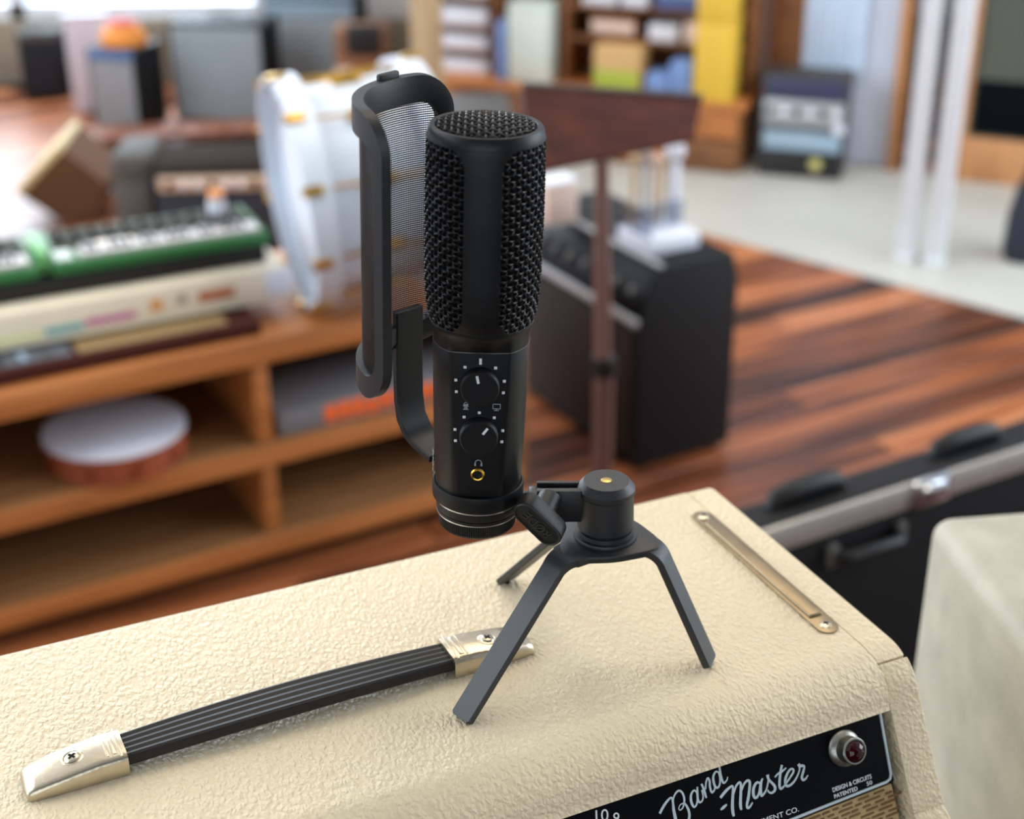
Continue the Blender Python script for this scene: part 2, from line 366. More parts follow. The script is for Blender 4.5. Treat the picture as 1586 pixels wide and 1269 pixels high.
# timber door
d_ = B().box((0.285, 0, 1.05), (0.065, 0.05, 2.10), 0.004).box((1.05, 0, 1.05), (0.085, 0.05, 2.10), 0.004).box((0.65, 0, 2.06), (0.74, 0.05, 0.08), 0.004)
door = struct(d_, 'door_1', TRIMW, loc=(1.22, 4.93, 0), rot=(0, 0, WA))
B().box((0.65, 0, 0.075), (0.74, 0.045, 0.15), 0.004).obj('bottom_rail', TRIMW, door)
B().box((0.65, 0, 1.085), (0.74, 0.008, 1.87)).obj('glass_panel', DGLASS, door)
B().box((0.66, 0.0, 0.25), (0.66, 0.03, 0.18), 0.01).obj('lower_panel', flat('dark_blind', (5, 8, 13), 0.9, spec=0.1), door, label='black lower panel')
struct(B().box((0.10, -0.02, 2.0), (0.035, 0.05, 4.0), 0.004), 'trim_2', TRIMW, loc=(1.22, 4.98, 0), rot=(0, 0, WA))
# pair of white posts
for nm, x, y in (('trim_3', 1.135, 4.03), ('trim_4', 1.208, 3.99)):
    struct(B().box((0, 0, 2.0), (0.052, 0.052, 3.99), 0.006).box((0, 0, 0.012), (0.06, 0.06, 0.018), 0.004), nm, WHITEP, loc=(x, y, 0.002), rot=(0, 0, WA))
# ------------------------------------------------------------------ cream amplifier head
AMPZ = 1.08; YAW = R(24.0); AO = Vector((0.1147, 0.7549, AMPZ))
amp = thing('amplifier_head', 'cream leather-grained amplifier head with strap handle, carrying the microphone stand', 'amplifier', AO, (0, 0, YAW))
def slantv(z, off=0.0): return -0.18 + 0.5 * z - off      # front plane leans back
AH = 0.215
# inner carcass
B().prism([(-0.004, -0.004), (-0.160, -0.004), (-0.183, -0.020), (slantv(-AH, -0.012), -AH), (-0.004, -AH)], -0.60, -0.0155,
          Matrix(((0, 0, 1, 0), (1, 0, 0, 0), (0, 1, 0, 0), (0, 0, 0, 1)))).obj('cabinet', DARK, amp, smooth=0)
XP = Matrix(((0, 0, 1, 0), (1, 0, 0, 0), (0, 1, 0, 0), (0, 0, 0, 1)))   # prism drawn in (v, z), extruded along u
def arc(cx, cy, r, a0, a1, n): return [(cx + r * math.cos(R(a0 + (a1 - a0) * k / n)), cy + r * math.sin(R(a0 + (a1 - a0) * k / n))) for k in range(n + 1)]
outer = arc(-0.001, -0.006, 0.006, 0, 90, 5) + arc(-0.1655, -0.026, 0.026, 90, 170, 14) + [(-0.1925, -0.0232)]
inner = [(-0.1888, -0.0245), (-0.186, -0.0205)] + [(-0.165, -0.0062)] + [(-0.004, -0.005), (-0.002, -0.008), (-0.002, -AH), (0.005, -AH)]
cv = B().prism(outer + inner, -0.60, -0.0148, XP, 0.0006)
for v in cv.bm.verts:                                     # the stuck-down lip runs up a little towards the right end
    if v.co.y < -0.170: v.co.z += 0.0024 * (v.co.x + 0.19) / 0.17 * min(1.0, (-v.co.y - 0.170) / 0.018)
cv.obj('top_cover', TOLEX, amp, smooth=30)
# right hand cheek: top strip, and the front strip below a folded seam
ctop = arc(-0.001, -0.0064, 0.006, 0, 90, 5) + arc(-0.1655, -0.0264, 0.026, 90, 118, 5) + [(-0.176, -0.02), (-0.10, -AH), (0.005, -AH)]
t = B().prism(ctop, -0.0143, 0.0035, XP)
es = [e for e in t.bm.edges if abs(e.verts[0].co.x - 0.0035) < 1e-6 and abs(e.verts[1].co.x - 0.0035) < 1e-6]
bmesh.ops.bevel(t.bm, geom=es, offset=0.0055, segments=4, profile=0.5, affect='EDGES', clamp_overlap=True)
t.obj('side_panel', TOLEX, amp, smooth=50)
cfr = arc(-0.1655, -0.0268, 0.026, 120, 158, 7) + [(slantv(-0.060, 0.004), -0.060), (slantv(-0.066, 0.004), -0.0645), (slantv(-0.072, 0.001), -0.0655), (slantv(-0.080, 0.004), -0.070), (slantv(-AH, 0.004), -AH), (-0.105, -AH), (-0.176, -0.022)]
t = B().prism(cfr, -0.0143, 0.0037, XP)
es = [e for e in t.bm.edges if (abs(e.verts[0].co.x - 0.0037) < 1e-6 and abs(e.verts[1].co.x - 0.0037) < 1e-6)]
bmesh.ops.bevel(t.bm, geom=es, offset=0.0075, segments=4, profile=0.5, affect='EDGES', clamp_overlap=True)
es = [e for e in t.bm.edges if abs(e.verts[0].co.x + 0.0143) < 1e-6 and abs(e.verts[1].co.x + 0.0143) < 1e-6 and max(e.verts[0].co.y, e.verts[1].co.y) < -0.18]
bmesh.ops.bevel(t.bm, geom=es, offset=0.004, segments=3, profile=0.5, affect='EDGES', clamp_overlap=True)
t.obj('front_cheek', TOLEX, amp, smooth=50)
# control panel: local x = u, local y up the slope, local z out of the panel
panel = B().prism([(-0.595, -0.0235), (-0.0192, -0.0195), (-0.0192, -0.0578), (-0.595, -0.0838)], -0.002, 0.0).obj('control_panel', PANELB, amp, (0, -0.18, 0), (R(63.435), 0, 0))
bd = B()
bd.tube([(-0.59, -0.0828, 0.0001), (-0.0235, -0.0572, 0.0001), (-0.0212, -0.0563, 0.0001), (-0.0203, -0.0540, 0.0001), (-0.0199, -0.0220, 0.0001)], 0.0007, 6)
bd.obj('border_line', GREYINK, panel)
LET = [[(-14275,-3771,49),(-14011,-3501,51),(-13765,-3318,45),(-13593,-3241,34),(-13532,-3316,41),(-13537,-3523,45),(-13567,-3839,57),(-13558,-4282,66),(-13546,-4588,66)],[(-13531,-3456,33),(-13440,-3250,33),(-13275,-3089,37),(-13112,-3054,39),(-12986,-3195,41),(-12948,-3439,43),(-12995,-3658,39),(-13099,-3837,29),(-13245,-3910,23),(-13304,-3823,20),(-13195,-3681,20),(-12987,-3683,33),(-12878,-3901,45),(-12839,-4145,49),(-12891,-4386,53),(-13024,-4580,49),(-13253,-4675,41)],[(-12267,-3379,37),(-12397,-3248,33),(-12570,-3385,45),(-12635,-3623,51),(-12608,-3863,49),(-12528,-3980,37),(-12406,-3899,37),(-12309,-3694,37),(-12267,-3379,41)],[(-12203,-3141,37),(-12252,-3430,41),(-12284,-3701,41),(-12214,-3861,37),(-12066,-3787,33),(-11999,-3596,29),(-12008,-3337,33)],[(-11969,-3067,41),(-11922,-3244,45),(-11891,-3464,49),(-11861,-3753,37)],[(-11817,-3368,29),(-11726,-3067,33),(-11598,-2904,37),(-11542,-3072,43),(-11577,-3296,45),(-11545,-3575,41),(-11404,-3534,37),(-11315,-3371,29)],[(-11006,-2802,29),(-11151,-2738,37),(-11307,-2905,45),(-11347,-3151,48),(-11308,-3397,45),(-11175,-3458,41),(-11049,-3307,37),(-10991,-3041,37),(-11006,-2802,33)],[(-10902,-2385,41),(-10926,-2801,41),(-10924,-3037,43),(-10896,-3280,43),(-10831,-3345,37),(-10681,-3270,29),(-10597,-3130,20)],[(-11263,-4482,30),(-11093,-4410,58),(-10902,-4329,30)],[(-11164,-3949,53),(-10862,-3747,58),(-10594,-3626,48),(-10438,-3625,40),(-10507,-3971,55),(-10623,-4395,61),(-10675,-4715,64),(-10670,-4960,48)],[(-10458,-3955,37),(-10297,-3696,40),(-10110,-3551,44),(-10015,-3594,48),(-10042,-3830,55),(-10152,-4226,58),(-10234,-4599,61),(-10222,-4786,42)],[(-10012,-3900,37),(-9840,-3674,42),(-9645,-3577,48),(-9542,-3667,51),(-9615,-3953,55),(-9759,-4340,58),(-9900,-4635,53),(-9892,-4791,48),(-9765,-4767,42),(-9592,-4618,30)],[(-9026,-3876,37),(-9185,-3800,48),(-9378,-3959,58),(-9468,-4209,61),(-9446,-4430,53),(-9308,-4440,48),(-9141,-4242,48),(-9022,-3938,48)],[(-8846,-3697,32),(-8970,-3861,51),(-9056,-4174,53),(-9080,-4444,51),(-8929,-4395,44),(-8774,-4255,34),(-8628,-3990,34),(-8544,-3767,34)],[(-8562,-3608,66),(-8571,-3729,53),(-8533,-3878,48),(-8411,-4051,48),(-8310,-4235,58),(-8348,-4409,53),(-8540,-4477,42),(-8678,-4381,34),(-8691,-4279,26)],[(-7730,-3380,48),(-7862,-3652,53),(-7995,-4016,55),(-8059,-4306,53),(-8014,-4427,48),(-7881,-4388,40),(-7795,-4320,32)],[(-8220,-3828,32),(-8018,-3716,38),(-7794,-3671,40),(-7541,-3572,30)],[(-7755,-4301,37),(-7455,-4076,40),(-7212,-3866,44),(-7200,-3730,42),(-7355,-3702,44),(-7574,-3888,51),(-7716,-4126,55),(-7714,-4359,51),(-7529,-4412,48),(-7251,-4289,42),(-7001,-4050,37),(-6864,-3840,34),(-6855,-3719,37)],[(-6871,-3575,61),(-6812,-3684,61),(-6640,-3723,49),(-6597,-3807,44),(-6704,-4010,51),(-6823,-4225,53),(-6781,-4361,48),(-6632,-4341,40),(-6478,-4214,26)]]
def catmull(p, n=6):
    q = [p[0]] + p + [p[-1]]; out = []
    for i in range(1, len(q) - 2):
        a, b_, c, d = q[i - 1], q[i], q[i + 1], q[i + 2]
        for k in range(n):
            t = k / n
            out.append(tuple(0.5 * (2 * b_[m] + (c[m] - a[m]) * t + (2 * a[m] - 5 * b_[m] + 4 * c[m] - d[m]) * t * t + (3 * b_[m] - a[m] - 3 * c[m] + d[m]) * t ** 3) for m in range(3)))
    out.append(tuple(float(v) for v in p[-1])); return out
def script(strokes, name):
    b = B(); lay = 0
    for st in strokes:
        p = catmull([tuple(v * 1e-5 for v in s) for s in st]); vs_, fs = [], []
        lay += 1; z = 0.00012 + lay * 0.000004
        for i, (x, y, w_) in enumerate(p):
            x0, y0, _ = p[max(i - 1, 0)]; x1, y1, _ = p[min(i + 1, len(p) - 1)]
            d = math.hypot(x1 - x0, y1 - y0) or 1; nx, ny = -(y1 - y0) / d, (x1 - x0) / d
            w_ *= 1.22; vs_ += [(x + nx * w_, y + ny * w_, z), (x - nx * w_, y - ny * w_, z)]
        for i in range(len(p) - 1): fs.append((2 * i, 2 * i + 1, 2 * i + 3, 2 * i + 2))
        b.faces(vs_, fs)
    return b.obj(name, GREYINK, panel, smooth=0)
script(LET[:8], 'script_lettering'); script(LET[8:], 'script_lettering')
ZL = 0.0001
lettering('small_lettering', 'DESIGN & CIRCUITS', 0.0222, 0.0021, WHITEINK, panel, (-0.0533, -0.0537, ZL), (0, 0, R(1.3)), bold=0.012)
lettering('small_lettering', 'PATENTED', 0.0132, 0.0019, WHITEINK, panel, (-0.0531, -0.0568, ZL), (0, 0, R(1.3)), bold=0.012)
lettering('small_lettering', '50', 0.0031, 0.0019, WHITEINK, panel, (-0.0345, -0.0560, ZL), bold=0.004)
lettering('small_lettering', 'INSTRUMENT CO.', 0.0335, 0.0024, WHITEINK, panel, (-0.1065, -0.0574 + 0.0003, ZL))
lettering('scale_number', '10', 0.0062, 0.0052, WHITEINK, panel, (-0.1737, -0.0325, ZL), (0, 0, R(-10)))
lettering('scale_number', '9', 0.0030, 0.0048, WHITEINK, panel, (-0.1662, -0.0352, ZL), (0, 0, R(-22)))
# pilot lamp
lamp = B().lathe([(0, 0), (0.0086, 0), (0.0088, 0.0012), (0.0080, 0.0026), (0.0064, 0.0034), (0.0064, 0.0092), (0.0060, 0.0096), (0.0053, 0.0096), (0.0053, 0.0070), (0, 0.0070)], 48).obj('pilot_lamp', M('dull_nickel', (150, 148, 140), 0.38, 1.0, 0.15, 300), amp, (-0.0432, -0.18 - 0.0352 * 0.4472, -0.0352 * 0.8944), (R(63.435), 0, 0))
jb = bmesh.new(); bmesh.ops.create_uvsphere(jb, u_segments=10, v_segments=7, radius=0.0052)
for v in jb.verts: v.co.z = v.co.z * 0.62 + 0.0088
bb = B(); bb._add(jb); bb.obj('jewel', JEWEL, lamp, smooth=0, label='dark red faceted jewel')
# grille cloth under the panel
gb = B(); gb.box((-0.31, 0.0, -0.0024), (0.577, 0.0001, 0.001))
gb = B().box((-0.307, -0.140, -0.0042), (0.576, 0.160, 0.002))
grille = gb.obj('grille_cloth', GRILLE, amp, (0, -0.18, 0), (R(63.435), 0, 0))
grille.matrix_basis = Matrix.Translation((0, -0.18, 0)) @ Matrix.Rotation(R(63.435), 4, 'X') @ Matrix.Translation((-0.02, -0.058, 0)) @ Matrix.Rotation(R(2.5), 4, 'Z') @ Matrix.Translation((0.02, 0.058, 0))
sl = B()
rg = random.Random(11)
for k in range(30):
    x = -0.16
    while x < -0.022:
        l_ = rg.uniform(0.003, 0.009); sl.box((x + l_ / 2, -0.0615 - k * 0.0021, -0.0030), (l_, 0.0009, 0.0005)); x += l_ + rg.uniform(0.001, 0.004)
sl.obj('brown_thread', flat('brown_thread', (120, 82, 48)), grille, kind='stuff')
# handle: strap and two nickel end caps, each with a cross-head screw
hz = 0.0
hd = thing('handle', '', ''); del hd['label'], hd['category']; hd.parent = amp; hd.location = (-0.2815, -0.1005, 0.0); hd.rotation_euler = (0, 0, R(1.8))
b = B(); ns = 36; vs_, fs = [], []
prof = [(-0.0100, 0.0), (-0.0098, 0.0024), (-0.0088, 0.0034)] + [(-0.0076 + k * 0.0019, 0.0034 + (0.0005 if k % 2 == 0 else 0.0)) for k in range(9)] + [(0.0088, 0.0034), (0.0098, 0.0024), (0.0100, 0.0), (0.0092, -0.0014), (-0.0092, -0.0014)]
for i in range(ns + 1):
    f = i / ns; x = -0.081 + 0.162 * f; arch = 0.0045 + 0.0022 * math.sin(math.pi * f) ** 0.8
    wd = 0.92 + 0.16 * math.sin(math.pi * f)
    for y, z in prof: vs_.append((x, y * wd, z + arch))
n = len(prof)
for i in range(ns):
    for k in range(n): fs.append((i * n + k, i * n + (k + 1) % n, (i + 1) * n + (k + 1) % n, (i + 1) * n + k))
fs += [tuple(range(n)), tuple(ns * n + k for k in range(n))]
b.faces(vs_, fs).obj('strap', STRAPM, hd, smooth=12)
def screw_mesh(name, r):
    b = B().lathe([(0, 0.0010), (r * 0.5, 0.0009), (r * 0.85, 0.0005), (r, 0), (0, 0)], 28)
    return b
def add_screw(parent, loc, r, a, depth_name='screw'):
    me_b = screw_mesh('screw', r)
    o = me_b.obj('screw', NICKEL, parent, loc, (0, 0, R(a)))
    return o
def cap(x0, sgn):
    # local: x towards the outer end; open end at x=0, outer end at x=0.043
    vs_, fs = [], []
    secs = [(0.0, 0.0108, 0.0105), (0.012, 0.0108, 0.0104), (0.030, 0.0106, 0.0080), (0.038, 0.0102, 0.0066), (0.0415, 0.0096, 0.0052), (0.043, 0.0088, 0.0030)]
    pr = lambda hw, h: [(-hw, 0.0002), (-hw, h - 0.0026), (-hw + 0.0007, h - 0.0010), (-hw + 0.0024, h), (hw - 0.0024, h), (hw - 0.0007, h - 0.0010), (hw, h - 0.0026), (hw, 0.0002)]
    for x, hw, h in secs:
        for y, z in pr(hw, max(h, 0.0032)): vs_.append((x, y, z))
    for i in range(len(secs) - 1):
        for k in range(8): fs.append((i * 8 + k, i * 8 + (k + 1) % 8, (i + 1) * 8 + (k + 1) % 8, (i + 1) * 8 + k))
    fs += [tuple(range(8)), tuple((len(secs) - 1) * 8 + k for k in range(8))]
    b = B().faces(vs_, fs)
    c = b.obj('end_cap', NICKEL, hd, (x0, 0, 0), (0, 0, 0 if sgn > 0 else math.pi), smooth=50)
    q = B().box((0.0052, 0, 0.0104), (0.0026, 0.0150, 0.0010), 0.0005)
    q.box((0.0024, 0, 0.0106), (0.0012, 0.0206, 0.0006), 0.0003); q.box((0.0078, 0, 0.0106), (0.0010, 0.0160, 0.0006), 0.0003)
    q.obj('pressed_slot', NICKEL, hd, (x0, 0, 0), (0, 0, 0 if sgn > 0 else math.pi))
    s_ = B().lathe([(0.0048, 0), (0.0048, 0.0003), (0.0040, 0.0006), (0.0036, 0.0002), (0.0031, 0.0009), (0.0018, 0.0013), (0, 0.0014), ], 28).obj('screw', NICKEL, hd, (x0 + sgn * 0.0215, 0, 0.0090), (0, R(7 * sgn), R(20)))
    B().box((0, 0, 0.0014), (0.0036, 0.0009, 0.0004)).box((0, 0, 0.0014), (0.0009, 0.0036, 0.0004)).obj('screw_slot', DARK, hd, (x0 + sgn * 0.0215, 0, 0.0090), (0, R(7 * sgn), R(35)), smooth=0)
cap(-0.0760, -1); cap(0.0770, 1)
# long metal strip on the right of the top
strip = B().prism(arc(-0.0212, -0.0245, 0.0052, 90, -90 + 180 + 0, 1)[:0] + arc(-0.0215, -0.0278, 0.0058, 0, 180, 10) + arc(-0.0215, -0.1465, 0.0058, 180, 360, 10), 0.0001, 0.0009, None, 0.0003).obj('metal_strip', STRIPM, amp)
B().box((-0.0215, -0.0865, 0.0013), (0.0078, 0.102, 0.0022), 0.0010, 3).obj('raised_bar', STRIPM, strip)
for v_ in (-0.0285, -0.1455):
    s_ = B().lathe([(0.0032, 0), (0.0030, 0.0005), (0.0016, 0.0010), (0, 0.0011)], 24).obj('screw', NICKEL, strip, (-0.0215, v_, 0.0009), (0, 0, R(30)))
    B().box((-0.0215, v_, 0.0020), (0.0030, 0.0007, 0.0003)).box((-0.0215, v_, 0.0020), (0.0007, 0.0030, 0.0003)).obj('screw_slot', DARK, strip, smooth=0)
for u_ in (-0.57, -0.03):
    for v_ in (-0.03, -0.25): B().cyl((u_, v_, -AH - 0.012), 0.014, 0.0121, 20, 'Z', 0.002).obj('foot', BLACKM, amp)
# the cabinet the head stands on (its top is just below the frame)
cab = thing('speaker_cabinet', 'tall cream speaker cabinet standing under the cream amplifier head', 'speaker', (AO.x, AO.y, 0), (0, 0, YAW))
B().box((-0.30, -0.145, 0.4365), (0.62, 0.27, 0.833), 0.012, 3).obj('body', TOLEX2, cab)
B().box((-0.30, -0.281, 0.4365), (0.56, 0.004, 0.76)).obj('grille_cloth', GRILLE, cab)
for u_ in (-0.58, -0.02):
    for v_ in (-0.04, -0.25): B().cyl((u_, v_, 0.0), 0.02, 0.022, 20).obj('foot', BLACKM, cab)
# ------------------------------------------------------------------ desktop tripod
HX, HY, ZP = 0.0432, 0.600, 1.1415
tri = thing('desktop_tripod', 'small black three-legged desktop tripod standing on the cream amplifier', 'tripod', (HX, HY, AMPZ))
zp = ZP - AMPZ
def leg(foot, rb, w0=0.0115, w1=0.0062):
    f = Vector((foot[0] - HX, foot[1] - HY, 0)); L = f.length; d = f / L; sd = Vector((-d.y, d.x, 0))
    th = 0.0036
    pts, secs = [], []
    slope = math.atan2(zp - 0.001, L - rb); rad = 0.012; tl = rad * math.tan(slope / 2)
    ctr = (rb - tl, zp - rad)
    for r_ in (0.004, 0.010, rb - tl - 0.001): pts.append((d * r_ + Vector((0, 0, zp)), sd, (0, 0, 1))); secs.append((w0 - (w0 - w1 - 0.0016) * max(0, (r_ - 0.008)) / max(0.004, rb - 0.008), th))
    for k in range(9):
        a = slope * k / 8
        r_ = ctr[0] + rad * math.sin(a); z = ctr[1] + rad * math.cos(a)
        pts.append((d * r_ + Vector((0, 0, z)), sd, d * math.sin(a) + Vector((0, 0, math.cos(a))))); secs.append((w1 + 0.0016 * (1 - k / 8), th))
    u_ = d * math.sin(slope) + Vector((0, 0, math.cos(slope))); dn = d * math.cos(slope) - Vector((0, 0, math.sin(slope)))
    p = pts[-1][0]; ln = (p.z - 0.0026) / math.sin(slope)
    for f_ in (0.5, 0.95, 0.985, 1.0):
        pts.append((p + dn * ln * f_, sd, u_)); secs.append((w1 - (0.0012 if f_ == 1.0 else 0), th))
    o = B().sweep(pts, secs).obj('leg', BLACK, tri, smooth=30)
    e = p + dn * (ln - 0.002) - u_ * th * 0.6
    B().cyl((e.x, e.y, 0.0001), 0.0014, e.z + 0.001, 10).obj('rubber_foot', BLACKM, o)
leg((-0.0262, 0.5386), 0.031); leg((0.0952, 0.5803), 0.027); leg((-0.0060, 0.6585), 0.021)
# centre plate: three lobes with hollow flanks
pl = []
angs = [math.atan2(0.5386 - HY, -0.0262 - HX), math.atan2(0.5803 - HY, 0.0952 - HX), math.atan2(0.6585 - HY, -0.0060 - HX)]
for k in range(90):
    a = 2 * math.pi * k / 90; m_ = min(abs((a - g + math.pi) % (2 * math.pi) - math.pi) for g in angs)
    pl.append(((0.0198 + 0.0062 * math.exp(-(m_ / 0.45) ** 2)) * math.cos(a), (0.0198 + 0.0062 * math.exp(-(m_ / 0.45) ** 2)) * math.sin(a)))
B().prism(pl, zp - 0.0034, zp + 0.0001, None, 0.0006).obj('centre_plate', BLACK, tri, smooth=30)
B().lathe([(0, zp), (0.0148, zp), (0.0150, zp + 0.0008), (0.0146, zp + 0.0018), (0.0128, zp + 0.0019), (0.0126, zp + 0.0040), (0.0118, zp + 0.0042), (0.0118, zp + 0.0058), (0, zp + 0.0058)], 64).obj('washer', BLACK, tri)
hub = B().lathe([(0, zp + 0.0050), (0.0128, zp + 0.0050), (0.0132, zp + 0.0058), (0.0128, zp + 0.0225), (0.0134, zp + 0.0235), (0.0134, zp + 0.0258), (0.0106, zp + 0.0292), (0, zp + 0.0292)], 64).obj('hub', BLACK, tri, smooth=25)
B().lathe([(0, 0), (0.0026, 0), (0.0026, 0.0002), (0.0022, 0.0004), (0, 0.0005)], 24).obj('bolt_head', M('bronze_bolt', (190, 160, 100), 0.35, 1.0, 0.1, 300), hub, (0, 0, zp + 0.0291), label='bronze bolt head')
# split arm and thumb screw
arm = B().box((-0.0215, 0.0035, zp + 0.0185), (0.021, 0.0022, 0.0165), 0.0004).box((-0.0215, -0.0040, zp + 0.0185), (0.021, 0.0034, 0.0165), 0.0005).box((-0.0330, -0.0004, zp + 0.0175), (0.006, 0.010, 0.0145), 0.0016).obj('arm', BLACK, tri)
ax = Vector((0.0055, 0.0160, 0.0030)); axn = ax.normalized()
fc = Vector((0.0108 - HX, 0.575 - HY, 1.1620 - AMPZ))
zl = -axn; long_dir = Vector((0.72, 0.05, -0.66)); long_dir = (long_dir - zl * long_dir.dot(zl)).normalized(); sh = zl.cross(long_dir)
mk = Matrix(((long_dir.x, sh.x, zl.x, fc.x), (long_dir.y, sh.y, zl.y, fc.y), (long_dir.z, sh.z, zl.z, fc.z), (0, 0, 0, 1)))
stad = arc(0.0074, 0, 0.0060, -90, 90, 12) + arc(-0.0074, 0, 0.0060, 90, 270, 12)
knob = B().prism(stad, -0.0085, 0.0, mk, 0.0007).prism(arc(0, 0, 0.0056, 0, 345, 23), -0.019, -0.0080, mk).obj('thumb_screw', BLACKM, tri, smooth=30)
rim = B(); rim.tube([mk @ Vector((x * 0.93, y * 0.90, 0.0001)) for x, y in stad], 0.00045, 6, True); rim.obj('raised_rim', BLACK, knob)
me = text('R\u00d8DE', 0.0150, 0.0048, 0.0004); me.materials.append(BLACK)
me.transform(mk @ Matrix.Rotation(math.pi, 4, 'Z') @ Matrix.Translation((-0.0075, -0.0024, 0.0)))
link('embossed_lettering', me, knob)
B().box((-0.0375, 0.004, zp + 0.0150), (0.010, 0.0085, 0.010), 0.0015).obj('swivel', BLACK, tri)
# ------------------------------------------------------------------ microphone
MB = Vector((-0.0166, 0.5948, 1.1534))
mic = thing('microphone', 'black studio microphone with wire grille, two knobs and a gold headphone socket', 'microphone', MB, (0, R(2.2), 0))
RM = 0.0250
# frame of the head: lower sleeve, front and back strips, top ring
ZB, ZT = 0.1005, 0.1818
def rad(z):
    tab = [(0.0985, 0.0216), (0.1015, 0.0226), (0.106, 0.0238), (0.112, 0.0246), (0.120, 0.0250), (0.150, 0.0252), (0.172, 0.0249), (0.180, 0.0246), (0.186, 0.0238)]
    for (z0, r0), (z1, r1) in zip(tab, tab[1:]):
        if z <= z1: return r0 + (r1 - r0) * max(0, (z - z0)) / (z1 - z0)
    return tab[-1][1]
def headstrip(phi0):
    t = bmesh.new(); rows = []
    rt, rb = 0.010, 0.011
    for i in range(49):
        z = ZB - 0.001 + (ZT + 0.002 - ZB) * i / 48
        ha = 0.0078
        dt = min(ZT - z, rt); db = min(z - ZB, rb)
        if dt < rt: ha += rt - math.sqrt(max(0, rt * rt - (rt - max(dt, 0)) ** 2))
        if db < rb: ha += rb - math.sqrt(max(0, rb * rb - (rb - max(db, 0)) ** 2))
        a = ha / RM; r_ = rad(z)
        rows.append([t.verts.new((r_ * math.cos(phi0 + a * (2 * k / 16 - 1)), r_ * math.sin(phi0 + a * (2 * k / 16 - 1)), z)) for k in range(17)])
    for A, C in zip(rows, rows[1:]):
        for k in range(16): t.faces.new((A[k], A[k + 1], C[k + 1], C[k]))
    bmesh.ops.recalc_face_normals(t, faces=t.faces[:])
    bmesh.ops.solidify(t, geom=t.faces[:], thickness=0.0014)
    b = B(); b._add(t); return b.obj('head_strip', BLACKMIC, mic, smooth=60)
headstrip(-math.pi / 2 - 0.02); headstrip(math.pi / 2)
B().lathe([(0.0225, 0.1808), (0.0246, 0.1812), (0.0246, 0.1818), (0.0243, 0.1830), (0.0238, 0.1852), (0.0230, 0.1862), (0.0212, 0.1862), (0.0206, 0.1856), (0.0206, 0.1812), (0.0225, 0.1808)], 96).obj('top_ring', BLACKMIC, mic, smooth=30)
B().lathe([(0, 0.100), (0.0215, 0.1005), (0.0215, 0.1800), (0, 0.1805)], 64).obj('inner_capsule_screen', DARK, mic)
# woven wire on both flanks
def weave(side):
    b = B(); pitch_z, pitch_a = 0.00250, 0.0027 / RM
    a0, a1 = 0.0070 / RM, math.pi - 0.0070 / RM
    nz = int((ZT - ZB - 0.001) / pitch_z); na = int((a1 - a0) / pitch_a)
    pitch_a = (a1 - a0) / na
    def P3(a, z, o):
        phi = -math.pi / 2 + side * a; r_ = rad(z) - 0.0009 + o
        return (r_ * math.cos(phi), r_ * math.sin(phi), z)
    for j in range(nz + 1):
        z = ZB + 0.0008 + j * pitch_z
        pts = []
        for k in range(na * 2 + 1):
            s_ = math.sin(math.pi * k / 2 + (math.pi if j % 2 else 0) + 0.0001)
            pts.append(P3(a0 + pitch_a * k / 2, z + 0.0005 * math.cos(math.pi * k / 2 + j * math.pi), 0.00055 * s_))
        b.tube(pts, 0.00062, 5)
    for k in range(na + 1):
        pts = []
        for j in range(nz * 2 + 1):
            s_ = math.sin(math.pi * j / 2 + (math.pi if k % 2 else 0) + math.pi / 2)
            pts.append(P3(a0 + pitch_a * (k + 0.28 * ((j % 2) * 2 - 1)), ZB + 0.0008 + j * pitch_z / 2, 0.00050 * s_))
        b.tube(pts, 0.00058, 5)
    return b.obj('grille', WIRE, mic, smooth=80)
weave(1); weave(-1)
b = B(); n = 15; pt = 0.00275
def dome(x, y): return 0.1856 + 0.0032 * (1 - (x * x + y * y) / 0.0205 ** 2)
for j in range(-n // 2, n // 2 + 1):
    for axis in (0, 1):
        c = j * pt
        if abs(c) > 0.0198: continue
        h = math.sqrt(0.0203 ** 2 - c * c); m_ = max(4, int(2 * h / (pt / 2))); pts = []
        for k in range(m_ + 1):
            s = -h + 2 * h * k / m_
            x, y = (s, c) if axis == 0 else (c, s)
            o = 0.0006 * math.cos(math.pi * s / pt + (math.pi if j % 2 else 0)) * (1 if axis == 0 else -1)
            pts.append((x, y, dome(x, y) + o))
        b.tube(pts, 0.00068, 5)
b.obj('top_grille', WIRE, mic, smooth=80)
B().lathe([(0, 0.1856), (0.014, 0.1846), (0.0206, 0.1826), (0.0206, 0.180)], 48).obj('top_screen', DARK, mic)
# lower body with the flat control face
def flatface(bm_, lim=-0.0168):
    for v in bm_.verts:
        if v.co.y < lim: v.co.y = lim + (v.co.y - lim) * 0.22
b = B().lathe([(0.0190, 0.0190), (0.0194, 0.0196), (0.0203, 0.0450), (0.0208, 0.0700), (0.0210, 0.0913), (0.0209, 0.0916)], 120)
flatface(b.bm); b.obj('body', BLACKMIC, mic, smooth=40)
b = B().lathe([(0.0208, 0.0915), (0.02115, 0.0916), (0.02115, 0.0920), (0.0207, 0.0921)], 120); flatface(b.bm); b.obj('seam_ring', M('dull_ring', (120, 122, 126), 0.4, 1.0), mic)
b = B().lathe([(0.0208, 0.0920), (0.0211, 0.0923), (0.0212, 0.0945), (0.0214, 0.0970), (0.0219, 0.0992), (0.0227, 0.1012), (0.0225, 0.1020), (0.0205, 0.1022)], 120)
for v in b.bm.verts:
    if v.co.y < -0.0168 and v.co.z < 0.0995: v.co.y = -0.0168 + (v.co.y + 0.0168) * (0.22 + 0.78 * max(0, (v.co.z - 0.0925) / 0.007))
b.obj('shoulder', BLACKMIC, mic, smooth=40)
